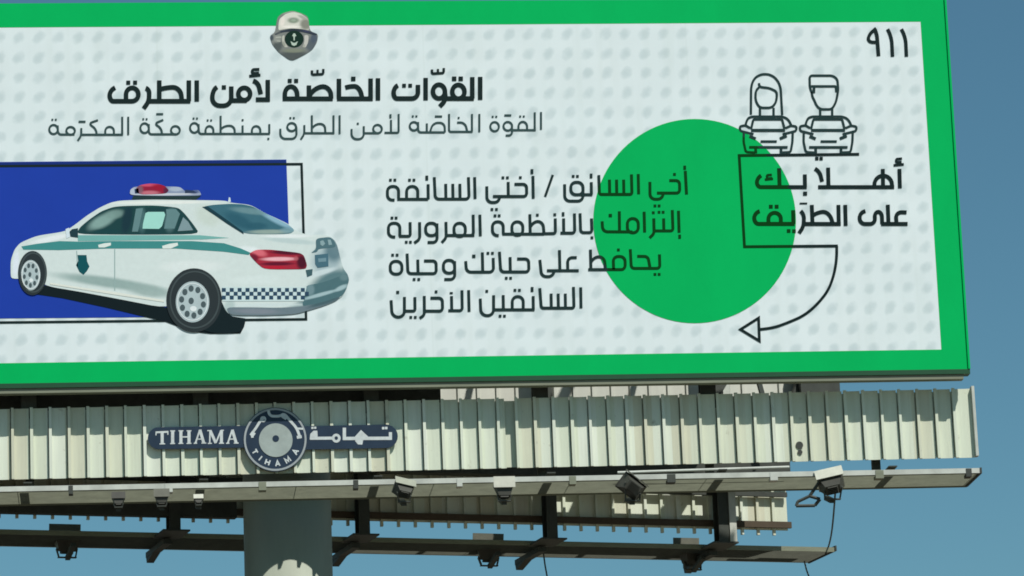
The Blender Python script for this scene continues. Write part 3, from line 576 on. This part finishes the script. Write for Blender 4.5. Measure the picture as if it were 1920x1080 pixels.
for cx, cy, rx, ry, rimx, rimy, ex, ey, nm in ((61, 512, 27, 41.5, 18.2, 28.5, 57.5, 516, 9), (364, 563, 52, 60, 31.5, 38.5, 361, 566, 10)):
    s = Sheet(LAY(9)); s.ell(cx, cy, rx, ry, 48); ty = child(s, 'tyre', mat('print_tyre', ink(22, 36, 40), .6, .1), car)
    s = Sheet(LAY(10)); s.ring(cx+1, cy-1, rx*.88, ry*.88, 3, 48); s.k = 2; child(s, 'tyre_wall', mat('print_wall', ink(52, 66, 68), .6, .1), car)
    s = Sheet(LAY(10)); s.ell(ex, ey, rimx, rimy, 48); child(s, 'wheel_rim', mat('print_rim', ink(160, 180, 182), .5, .1), car)
    s = Sheet(LAY(11))
    for k in range(nm):
        t = 2*math.pi*(k+.3)/nm; s.ell(ex+rimx*.66*math.cos(t), ey+rimy*.66*math.sin(t), rimx*.155, rimy*.155, 12)
    s.ell(ex-rimx*.08, ey-rimy*.05, rimx*.16, rimy*.16, 14)
    child(s, 'rim_holes', mat('print_hole', ink(62, 80, 84), .6, .1), car)
    s = Sheet(LAY(11)); s.ell(ex+rimx*.05, ey+rimy*.33, rimx*.2, rimy*.13, 14); s.ring(ex, ey, rimx*.9, rimy*.9, 1.6); child(s, 'rim_shine', mat('print_shine', ink(205, 218, 218), .5, .1), car)
softpart('light_bar', (128, 146, 172), [(1330, 370, 60, 50, 0, (176, 190, 206), .9), (1760, 345, 90, 30, 0, (168, 184, 200), .9), (1650, 398, 400, 14, 0, (196, 206, 212), .9), (1940, 370, 60, 30, 0, (60, 80, 130), .8)], 6, C1, [(1298, 405), (1302, 350), (1340, 322), (1400, 316), (1790, 318), (1835, 350), (1860, 378), (1920, 355), (1985, 352), (2008, 385), (2012, 410), (1650, 412)], car)
flatpart('light_bar_glass', (44, 60, 88), 7, C1, [[(1345, 345), (1385, 335), (1390, 385), (1350, 388)], [(1850, 350), (1930, 358), (1970, 380), (1850, 384)]], parent=car)
flatpart('light_bar_base', (34, 56, 58), 6, C1, [[(1330, 412), (2010, 412), (1960, 448), (1500, 446), (1320, 444)]], parent=car)
flatpart('roof_antenna', (190, 212, 220), 6, C2, [[(575, 465), (582, 425), (596, 430), (602, 470), (560, 482)]], parent=car)

# ------------------------------------------------------------------ the rear sign (other side of the V)
TH = math.radians(12.6); EV = Vector((math.cos(TH), math.sin(TH), 0)); NV = Vector((-math.sin(TH), math.cos(TH), 0)); UP = Vector((0, 0, 1))
P0 = Vector((-1.43, 2.40, 0))
def rp(s_, o, z): return P0+EV*s_+NV*o+UP*z
def rbox(mb, s0, s1, o0, o1, z0, z1): return mb.obox(rp((s0+s1)/2, (o0+o1)/2, (z0+z1)/2), EV*(s1-s0)/2, NV*(o1-o0)/2, UP*(z1-z0)/2)
S_END = (hit_plane(1562, 730, rp(0, .05, 0), NV)-P0).dot(EV)
S_APR = (hit_plane(1475, 950, rp(0, -.15, 0), NV)-P0).dot(EV)
S_CAT = (hit_z(1565, 1032, 10.57)-P0).dot(EV)
S0 = -5.0
print('rear ends', S_END, S_APR, S_CAT, 'apron bottom z', hit_plane(1475, 992, rp(0, -.15, 0), NV).z, hit_plane(10, 972, rp(0, -.15, 0), NV).z)
rb = link('billboard', None); rb.location = rp(S_END/2, 0.1, ZB)
tag(rb, 'unpainted back of a second billboard seen through the gap under the printed one', 'billboard')
def rchild(mb, name, m, root):
    return child(mb, name, m, root)
bk = rbox(MB(), S0, S_END, 0.05, 0.09, ZB-.05, ZT)
x = S0
while x < S_END-.1:
    rbox(bk, x, x+.035, 0.015, 0.05, ZB-.05, ZT); x += .26
rchild(bk, 'panel', M_back, rb)
rchild(rbox(MB(), S0, S_END, 0.093, 0.12, ZB, ZT), 'sign_face', mat('rear_face', (0.6, 0.6, 0.58)), rb)
for k in range(4): rchild(rbox(MB(), S0, S_END, -0.06, 0.012, ZB+.15+k*1.3, ZB+.25+k*1.3), 'girt', M_steel, rb)

# ------------------------------------------------------------------ sheet-metal skirts
x1 = hit_y(22, 870, .3).x; x2 = hit_y(1788, 800, .3).x; PIT = (x2-x1)/51
SZB, SZT, SX1 = 10.87, 11.715, hit_y(1828, 850, .3).x
def skirt_front():
    root = link('metal_skirt', None); root.location = (2.1, .3, SZB)
    tag(root, 'cream ribbed sheet metal skirt under the printed sign, carrying the round nameplate', 'metal skirt')
    mb = MB(); gx0, gx1 = hit_y(949, 840, .3).x, hit_y(961, 840, .3).x
    mb.box(XL, SX1-.01, .352, .356, SZB+.02, SZT-.02)
    k = -40; xs = []
    while x1+k*PIT < SX1-.06:
        if x1+k*PIT > XL+.05: xs.append(x1+k*PIT)
        k += 1
    for a_, b_ in zip(xs, xs[1:]+[SX1+.012]):
        h = random.uniform(.040, .048); wd = random.uniform(.030, .038); dy = random.uniform(0, .004)
        mb.box(a_, a_+wd, .30-h, .2995, SZB-.004, SZT+.003)
        e_ = b_-.013
        if a_ < gx0 < b_: e_ = gx0
        if a_ < gx1 < b_ and not a_ < gx0: continue
        # each sheet is very slightly dished
        for q_ in range(4):
            u0, u1 = a_+.002+(e_-a_-.002)*q_/4, a_+.002+(e_-a_-.002)*(q_+1)/4
            f = lambda t: .300+dy+.006*math.sin(math.pi*t)*random.uniform(.98, 1.02)
            y0_, y1_ = f(q_/4), f((q_+1)/4)
            mb.add([(u0, y0_, SZB), (u1, y1_, SZB), (u1, y1_, SZT), (u0, y0_, SZT), (u0, y0_+.004, SZB), (u1, y1_+.004, SZB), (u1, y1_+.004, SZT), (u0, y0_+.004, SZT)], [(0, 1, 2, 3), (7, 6, 5, 4), (0, 4, 5, 1), (3, 2, 6, 7), (0, 3, 7, 4), (1, 5, 6, 2)])
    rchild(mb, 'cladding', M_sheet, root)
    rchild(MB().box(SX1+.002, SX1+.035, .24, .345, SZB+.01, SZT+.02), 'end_flashing', M_galv, root)
    rchild(MB().box(XL, SX1-.02, .360, .40, SZB+.12, SZB+.18).box(XL, SX1-.02, .369, .40, SZT-.14, SZT-.08), 'girts', M_steel, root)
    # two open bolt holes near the right end
    rchild(MB().tube(hit_y(1499, 833, .297), hit_y(1499, 833, .2965)+Vector((0, -.004, 0)), .045, 14).tube(hit_y(1500, 846, .297), hit_y(1500, 846, .297)+Vector((0, -.004, 0)), .03, 12), 'bolt', M_steel, root)
    return root
sk = skirt_front(); sk.location.z -= .045; sk.rotation_euler.y = -.0056
RZB = hit_plane(1000, 984, rp(0, -.15, 0), NV).z
def skirt_rear():
    SZB = RZB
    root = link('metal_skirt', None); root.location = rp(S_APR/2, -.15, SZB)
    tag(root, 'shaded ribbed skirt of the rear sign, hanging behind the light walkway', 'metal skirt')
    mb = rbox(MB(), S0, S_APR, -.15, -.145, SZB, SZT)
    x = S0+.1
    while x < S_APR-.05:
        rbox(mb, x, x+.035, -.19, -.1505, SZB-.07, SZT); x += PIT
    rchild(mb, 'cladding', M_sheet, root)
    rchild(rbox(MB(), S0, S_APR+.02, -.24, -.193, SZB+.02, SZB+.10), 'bottom_rail', mat('brown_primer', (.075, .055, .035), .7, .2, 5), root)
    rchild(rbox(MB(), S0, S_APR-.02, -.24, -.193, SZT-.50, SZT-.44), 'middle_rail', M_steel, root)
    rchild(rbox(MB(), S0, S_APR+.03, -.27, -.193, SZT-.26, SZT+.03), 'top_rail', M_steel, root)
    rchild(rbox(MB(), S0, (hit_plane(440, 980, rp(0, -.3, 0), NV)-P0).dot(EV), -.42, -.30, SZB-.05, SZB+.22), 'inner_beam', M_steel, root)
    return root
skirt_rear()

# ------------------------------------------------------------------ nameplate on the skirt
def plate():
    root = link('nameplate', None); c = hit_y(516, 824, .2); root.location = c
    tag(root, 'navy nameplate with a round badge and raised silver lettering, fixed to the cream skirt', 'nameplate')
    YF = .238
    def P(x, y, Y=YF): h = hit_y(x, y, Y); return (h.x, h.z)
    def pill(x0, x1, y0, y1, tilt, left):
        r_ = (y1-y0)/2; pts = []
        if left:
            for i in range(13): t = math.pi/2+math.pi*i/12; pts.append((x0+r_+r_*math.cos(t), (y0+y1)/2-r_*math.sin(t)))
            pts += [(x1, y1-tilt), (x1, y0-tilt)]
        else:
            for i in range(13): t = -math.pi/2+math.pi*i/12; pts.append((x1-r_+r_*math.cos(t), (y0+y1)/2-r_*math.sin(t)))
            pts += [(x0, y0+tilt), (x0, y1+tilt)]
        return [P(*p) for p in pts]
    rchild(MB().prism(pill(277, 470, 801, 842, 3, True), YF, .251), 'name_arm', M_navy, root)
    rchild(MB().prism(pill(562, 746, 796, 840, 3, False), YF, .251), 'name_arm', M_navy, root)
    circ = lambda cx, cy, r_, n=56: [P(cx+r_*math.cos(2*math.pi*i/n), cy+r_*math.sin(2*math.pi*i/n), YF-.006) for i in range(n)]
    disc = rchild(MB().prism(circ(516, 824, 60), YF-.006, .2515), 'badge', M_navy, root)
    def sheet(Y): return Sheet(Y)
    rim = Sheet(YF-.0085); rim.ring(516, 824, 57, 57, 3.6, 56)
    rchild(rim, 'badge_rim', mat('rim_grey', (.34, .37, .38), .5, .1, 8), disc)
    rchild(MB().prism(circ(517, 825.5, 31.5), YF-.012, YF-.0065), 'badge_centre', mat('grey_disc', (.33, .38, .36), .5, .12, 10), disc)
    rchild(MB().prism(circ(517, 822.5, 6.2, 24), YF-.015, YF-.0125), 'badge_hub', M_navy, disc)
    # lettering round the lower half of the badge
    s = Sheet(YF-.0085)
    def arc_glyph(ang, strokes):
        a = math.radians(ang); cx, cy = 516+44*math.cos(a), 825+44*math.sin(a)
        ux, uy = -math.sin(a)*-1, math.cos(a)*-1          # local right
        ux, uy = math.sin(a), -math.cos(a); vx, vy = math.cos(a), math.sin(a)
        for st in strokes: s.line([(cx+ux*p[0]+vx*p[1], cy+uy*p[0]+vy*p[1]) for p in st], 2.6)
    GL = {'T': [[(-4, -4), (4, -4)], [(0, -4), (0, 5)]], 'I': [[(0, -5), (0, 5)]], 'H': [[(-3.5, -5), (-3.5, 5)], [(3.5, -5), (3.5, 5)], [(-3.5, 0), (3.5, 0)]],
          'A': [[(-4, 5), (0, -5), (4, 5)], [(-2.4, 1.6), (2.4, 1.6)]], 'M': [[(-4.5, 5), (-4, -5), (0, 3), (4, -5), (4.5, 5)]]}
    for ch, ang in zip('TIHAMA', (150, 129, 109, 84, 58, 30)): arc_glyph(ang, GL[ch])
    s.set(440, 745, 7.2)
    s.line([(240, 545), (232, 490), (290, 410), (345, 320), (410, 265)], 34, 30); s.line([(225, 520), (260, 470)], 60); s.ring(385, 295, 30, 30, 22)
    s.line([(455, 175), (470, 255), (620, 255), (665, 215), (735, 300), (835, 410), (880, 530)], 36, 50); s.line([(640, 250), (700, 290)], 44); s.line([(845, 420), (925, 425)], 26); s.line([(840, 540), (905, 530)], 40)
    rchild(s, 'lettering', M_silver, disc)
    # TIHAMA, roman capitals with serifs
    s = Sheet(YF-.0025, (260, 750, 7.3846)); t = 34; u = 19
    s.line([(235, 448), (412, 440)], 26); s.line([(242, 440), (240, 490)], 16); s.line([(404, 434), (404, 482)], 16); s.line([(325, 442), (326, 612)], 42); s.line([(288, 608), (366, 606)], 16)
    s.line([(470, 424), (470, 606)], 44); s.line([(436, 428), (504, 428)], 16); s.line([(436, 604), (504, 602)], 16)
    for xx in (585, 697): s.line([(xx, 422), (xx, 604)], 42); s.line([(xx-34, 426), (xx+34, 426)], 15); s.line([(xx-34, 602), (xx+34, 600)], 15)
    s.line([(585, 512), (697, 510)], u)
    for xx in (852, 1300): s.line([(xx-4, 412), (xx-66, 598)], u+4); s.line([(xx-4, 412), (xx+50, 596)], t+6); s.line([(xx-44, 542), (xx+32, 540)], 15); s.line([(xx-90, 600), (xx-42, 598)], 15); s.line([(xx+16, 598), (xx+84, 596)], 15)
    s.line([(988, 424), (984, 600)], u); s.line([(990, 420), (1068, 596)], t+4); s.line([(1068, 596), (1140, 420)], u+2); s.line([(1146, 418), (1146, 598)], t+8); s.line([(958, 602), (1014, 600)], 15); s.line([(1112, 600), (1182, 598)], 15); s.line([(950, 424), (1000, 424)], 15); s.line([(1140, 420), (1180, 420)], 15)
    rchild(s, 'lettering', M_silver, root)
    s = Sheet(YF-.0025, (510, 750, 7.3846))
    s.dots(30, (560, 386), (598, 384)); s.poly([(522, 545), (530, 470), (575, 425), (628, 425), (632, 505), (632, 545)]); s.line([(525, 530), (860, 528)], 42); s.ring(890, 528, 42, 44, 36)
    s.line([(1002, 384), (1002, 555)], 46); s.line([(985, 533), (1645, 530)], 46); s.poly([(1145, 510), (1232, 415), (1330, 505), (1262, 560), (1250, 618), (1190, 615), (1152, 570)]); s.line([(1640, 445), (1640, 552)], 44); s.dots(34, (1540, 390), (1582, 388))
    rchild(s, 'lettering', M_silver, root)
    return root
plate()

# ------------------------------------------------------------------ light walkways
CZ = 10.57
def walkway(origin, e, n_out, L0, L1, width, label, gm=None):
    """steel grating between channel lips; e runs along it, n_out points from the inner to the outer edge"""
    root = link('walkway', None); root.location = origin+e*((L0+L1)/2); tag(root, label, 'walkway', 'steel walkways under the two signs')
    def bx(mb, a0, a1, o0, o1, z0, z1): return mb.obox(origin+e*((a0+a1)/2)+n_out*((o0+o1)/2)+UP*((z0+z1)/2), e*(a1-a0)/2, n_out*(o1-o0)/2, UP*(z1-z0)/2)
    mb = MB(); o = .03
    while o < width-.02:
        bx(mb, L0, L1, o, o+.005, .0, .026); o += .036
    a = L0
    while a < L1:
        bx(mb, a, a+.006, .02, width-.02, .027, .033); a += 1.6
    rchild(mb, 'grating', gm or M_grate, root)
    rchild(bx(bx(MB(), L0, L1, width-.012, width, -.004, .055), L0, L1, width-.05, width-.0125, .05, .055), 'outer_lip', M_galv, root)
    rchild(bx(MB(), L0, L1, 0, .012, -.02, .04), 'inner_lip', M_olive, root)
    rchild(bx(bx(MB(), L1, L1+.02, -.02, width+.01, -.01, .06), L1+.0205, L1+.022, 0, width, 0, .05), 'end_plate', M_steel, root)
    return root, bx
ya = -.0
cw, bxf = walkway(Vector((0, .22, CZ)), Vector((1, 0, 0)), Vector((0, -1, 0)), XL, hit_z(1830, 884, CZ).x, .80, 'long grating walkway with bright front lip under the cream skirt')
rw, bxr = walkway(P0+NV*0.0+UP*CZ, EV, NV, S0, S_CAT, .92, 'dark far walkway hanging below the rear skirt', mat('grating_shaded', (.085, .09, .07), .6, .2, 5))  # darker copy of the grating steel: shade on this walkway put into its colour
cw.location.z -= .07; cw.rotation_euler.y = -.0015; bpy.context.view_layer.update()
# posts that hang the far walkway, with their outriggers
for px_ in (-60, 315, 668, 1018, 1338):
    q = hit_plane(px_, 1028, rp(0, -.03, 0), NV); s_ = (q-P0).dot(EV)
    w1 = .17 if px_ == 1338 else .065
    mb = rbox(MB(), s_-.075, s_+w1, -.45, -.435, CZ+.0, ZT-.2); rbox(mb, s_-.075, s_+.065, -.275, -.26, CZ+.0, ZT-.2); rbox(mb, s_-.012, s_+.004, -.434, -.276, CZ+.0, ZT-.2); rbox(mb, s_-.16, s_+.18, -.47, .10, CZ-.02, CZ-.001)
    rchild(mb, 'post', M_steel, rw)
    if px_ == 1338: rchild(rbox(MB(), s_+.068, s_+.16, -.47, -.4505, CZ+.0, ZT-.2), 'sunlit_strip', M_galv, rw)  # pale strip added for the sunlit part of the post flange
    mb = rbox(MB(), s_-.05, s_+.05, -.02, .98, CZ-.10, CZ-.035)
    mb.add([rp(s_-.045, .55, CZ-.1005), rp(s_+.045, .55, CZ-.1005), rp(s_+.045, .98, CZ-.1005), rp(s_-.045, .98, CZ-.1005), rp(s_-.045, .95, CZ-.17), rp(s_+.045, .95, CZ-.17)], [(0, 1, 2, 3), (0, 4, 5, 1), (3, 2, 5, 4), (0, 3, 4), (1, 5, 2)])
    rchild(mb, 'outrigger', M_steel, rw)
# hangers of the near walkway
for k in range(8):
    x = hit_y(1020, 930, 0.4).x + (k-4)*2.02
    rchild(MB().box(x-.05, x+.05, .51, .58, CZ+.03, SZB+.3).box(x-.05, x+.05, -.5, .50, CZ+.036, CZ+.05), 'hanger', M_steel, cw)
for k in range(14):
    x = XL+.55+k*1.17+random.uniform(-.2, .2); wd = random.uniform(.05, .10)
    rchild(MB().box(x, x+wd, -.586, -.5815, CZ-.115, CZ-.019).box(x, x+wd, -.579, -.45, CZ-.115, CZ-.080), 'clamp', (M_olive, M_steel, M_galv)[k % 3], cw)
# light conduit along the near walkway
rchild(MB().tube(hit_y(1158, 887, -.35), hit_y(1480, 877, -.35), .016, 10), 'conduit', M_galv, cw)

# ------------------------------------------------------------------ inner frame and pole
fr = link('steel_frame', None); fr.location = (2.1, 1.6, SZB); tag(fr, 'dark steel cross frame joining the two signs above the pole', 'steel frame')
for k, px_ in enumerate((-60, 315, 668, 1018, 1338)):
    q = hit_plane(px_, 1028, rp(0, -.03, 0), NV); s_ = (q-P0).dot(EV); a = rp(s_, -.11, 0)
    xf = hit_y(1020, 930, 0.4).x + (k-3)*2.02
    for z in (SZT+.28, ZT-.3):
        rchild(MB().bar(Vector((xf, .56, z)), Vector((a.x, a.y, z)), .10, .12), 'strut', M_steel, fr)
    rchild(MB().bar(Vector((xf, .56, SZT+.3)), Vector((a.x, a.y, ZT-.5)), .07, .07), 'brace', M_steel, fr)
rchild(MB().box(-4.5, hit_y(826, 735, .62).x, .62, .80, SZT-.25, SZT+.32), 'main_beam', M_steel, fr)  # dark beam added to keep the left of the gap dark
rchild(rbox(MB(), -4.0, S_APR-.5, -.82, -.64, SZB+.42, SZB+.76), 'main_beam', M_steel, fr)
rchild(rbox(MB(), S_END-.60, S_END-.05, -.30, -.07, ZB-.02, ZB+1.3).add([rp(S_END-1.0, -.2, ZB-.02), rp(S_END-.6, -.2, ZB-.02), rp(S_END-.6, -.2, ZB+.9), rp(S_END-1.0, -.12, ZB-.02), rp(S_END-.6, -.12, ZB-.02), rp(S_END-.6, -.12, ZB+.9)], [(0, 1, 2), (3, 5, 4), (0, 3, 4, 1), (0, 2, 5, 3)]), 'end_plate', M_steel, fr)

PXC = hit_y(539.5, 1000, 1.45).x; PR = (hit_y(622, 1000, 1.45).x-hit_y(457, 1000, 1.45).x)/2
po = link('pole', None); po.location = (PXC, 1.45, 0); tag(po, 'thick round grey-green steel pole carrying the signs', 'pole')
rchild(MB().tube((PXC, 1.45, .03), (PXC, 1.45, SZB+.9), PR, 64), 'shaft', M_pole, po)
for p in po.children[0].data.polygons: p.use_smooth = len(p.vertices) == 4
rchild(MB().tube((PXC, 1.45, 0), (PXC, 1.45, .029), PR+.25, 40), 'base_plate', M_steel, po)
bt = MB()
for k in range(12): t = 2*math.pi*k/12; bt = MB(); bt.tube((PXC+(PR+.15)*math.cos(t), 1.45+(PR+.15)*math.sin(t), .0295), (PXC+(PR+.15)*math.cos(t), 1.45+(PR+.15)*math.sin(t), .11), .025, 8); rchild(bt, 'anchor_bolt', M_steel, po)

# unseen braces, added up-sun to cast slanted shadows on the rear skirt
for a_, b_, t_, wd in (((1232, 1005), (1292, 905), 1.15, .24), ((1352, 1000), (1322, 890), .9, .10), ((1080, 1010), (1128, 905), 1.5, .45)):
    A_, B_ = [hit_plane(p[0], p[1], rp(0, -.15, 0), NV)+Vector((0.60, -1.0, 1.51))*t_ for p in (a_, b_)]
    rchild(MB().bar(A_+(A_-B_)*.25, B_+(B_-A_)*.25, wd, .02, SUN_TO), 'brace', M_steel, fr)

# ------------------------------------------------------------------ floodlights
def floodlight(pos, toward, tilt, roll, scale, label, group, loop=False, trim=None):
    trim = trim or M_lampl
    root = link('floodlight', None); root.location = pos
    root.rotation_euler = (0, 0, math.atan2(-toward.x, toward.y)); tag(root, label, 'floodlight', group)
    q = Matrix.Rotation(math.radians(tilt), 3, 'X') @ Matrix.Rotation(math.radians(roll), 3, 'Y'); S = scale
    c = Vector((0, 0, .20*S))
    def L(x, y, z): return c+q @ (Vector((x, y, z))*S)
    hb = MB()           # tapered housing: wide mouth towards +y, narrow back
    hb.add([L(-.17, .10, -.12), L(.17, .10, -.12), L(.17, .10, .12), L(-.17, .10, .12), L(-.10, -.12, -.07), L(.10, -.12, -.07), L(.10, -.12, .07), L(-.10, -.12, .07)],
           [(0, 1, 5, 4), (1, 2, 6, 5), (2, 3, 7, 6), (3, 0, 4, 7), (4, 5, 6, 7), (0, 3, 2, 1)])
    for k in range(5):
        z = -.05+k*.025; hb.add([L(-.07, -.121, z), L(.07, -.121, z), L(.07, -.121, z+.008), L(-.07, -.121, z+.008), L(-.07, -.15, z), L(.07, -.15, z), L(.07, -.15, z+.008), L(-.07, -.15, z+.008)], [(0, 1, 5, 4), (1, 2, 6, 5), (2, 3, 7, 6), (3, 0, 4, 7), (4, 5, 6, 7)])
    hb.build('housing', M_lampd, root)
    MB().add([L(-.18, .102, -.13), L(.18, .102, -.13), L(.18, .102, .13), L(-.18, .102, .13), L(-.18, .125, -.13), L(.18, .125, -.13), L(.18, .125, .13), L(-.18, .125, .13)], [(0, 1, 5, 4), (1, 2, 6, 5), (2, 3, 7, 6), (3, 0, 4, 7), (0, 3, 2, 1), (4, 5, 6, 7)]).build('glass_frame', trim, root)
    MB().add([L(-.15, .127, -.10), L(.15, .127, -.10), L(.15, .127, .10), L(-.15, .127, .10)], [(0, 3, 2, 1)]).build('lens', M_glass, root)
    MB().add([L(-.19, .0, .135), L(.19, .0, .135), L(.19, .20, .150), L(-.19, .20, .150), L(-.19, .0, .142), L(.19, .0, .142), L(.19, .20, .157), L(-.19, .20, .157)], [(0, 3, 2, 1), (4, 5, 6, 7), (0, 1, 5, 4), (1, 2, 6, 5), (2, 3, 7, 6), (3, 0, 4, 7)]).build('visor', trim, root)
    yk = MB(); yk.bar(L(-.125, -.09, 0), Vector((-.10*S, 0, .012)), .012, .05, (0, 1, 0)).bar(L(.125, -.09, 0), Vector((.10*S, 0, .012)), .012, .05, (0, 1, 0)).box(-.11*S, .11*S, -.03, .03, -.0, .012)
    yk.build('yoke', M_steel, root)
    MB().bar(Vector((0, .02, -.01)), Vector((0, .40, .10)), .06, .05).build('arm', M_steel, root)
    if loop:
        lp = MB(); pts = [Vector((-.14, .02, .22)), Vector((-.26, .06, .06)), Vector((-.40, .08, .0)), Vector((-.42, .08, -.05)), Vector((-.20, .08, -.05)), Vector((-.14, .05, .02)), Vector((-.26, .06, .06))]
        lp.path(pts, .020); lp.build('cable_loop', M_steel, root)
    return root
FG = 'floodlights along the near walkway'; RG = 'floodlights along the far walkway'
YL = -.66
def fpos(px_, py): h = hit_y(px_, py, YL); return Vector((h.x, YL, h.z-.14))
FY = Vector((0, 1, 0))
M_trim = mat('lamp_trim', (0.16, 0.16, 0.13), 0.55, 0.15, 9)
floodlight(fpos(222, 930), FY, 70, 0, .42, 'small dark floodlight on the near walkway, below the left end of the nameplate', FG, trim=M_lampd)
floodlight(fpos(303, 928), FY, 80, 0, .48, 'squat dark floodlight on the near walkway, directly below the capital lettering', FG, trim=M_trim)
floodlight(fpos(372, 926), FY, 60, 0, .30, 'tiny pale floodlight on the near walkway, below and left of the round badge', FG, trim=M_lampl)
floodlight(fpos(757, 920), FY, 40, 16, .66, 'tilted floodlight with a pale visor, first one right of the pole', FG, trim=mat('lamp_trim_pale', (.30, .31, .25), .5, .15, 9))
floodlight(fpos(945, 918), FY, 78, 0, .66, 'level boxy floodlight on the near walkway, second right of the pole', FG)
floodlight(fpos(1185, 918), FY, 15, 38, .85, 'dark steeply twisted floodlight hanging at the start of the pale conduit', FG, trim=M_lampd)
floodlight(fpos(1560, 915), FY, 42, -14, .86, 'cream topped floodlight with a looped cable near the walkway right tip', FG, True)
for i, (px_, lab) in enumerate(((118, 'floodlight on the far walkway left of the pole'), (905, 'floodlight on the far walkway between the pole and the long thin cable'), (1285, 'floodlight on the far walkway beside the rightmost post'))):
    q = hit_plane(px_, 1035, rp(0, .80, 0), NV); s_ = (q-P0).dot(EV); p = rp(s_, .55, CZ-.20)
    floodlight(p, -NV, 78, (0, -14, 12)[i], 1.05, lab, RG, trim=M_trim)

# ------------------------------------------------------------------ loose cables
CG = 'loose cables hanging from the walkways'
def cable(pts, label):
    o = MB().path(pts, .011, 6).build('cable', M_steel); tag(o, label, 'cable', CG); return o
a = rp((hit_plane(1019, 1038, rp(0, .5, 0), NV)-P0).dot(EV), .5, CZ-.04)
cable([hit_y(1019, 1038, a.y), hit_y(1022, 1060, a.y), hit_y(1026, 1082, a.y), hit_y(1034, 1180, a.y)], 'thin cable dropping from the far walkway under the third post')
q = rp(S_CAT-.2, .8, CZ); cable([hit_y(1508, 1052, q.y), hit_y(1512, 1068, q.y), hit_y(1520, 1090, q.y), hit_y(1532, 1190, q.y)], 'short cable dropping from the far walkway tip at right')
pts = []
A_ = hit_y(1566, 925, -.5); B_ = hit_y(1553, 1026, q.y-.5)
for i in range(9):
    t = i/8; p = A_.lerp(B_, t); p.z -= .10*math.sin(math.pi*t); pts.append(p)
cable(pts, 'slack wire running from the right floodlight down to the far walkway tip').scale = (1, 1, 1)
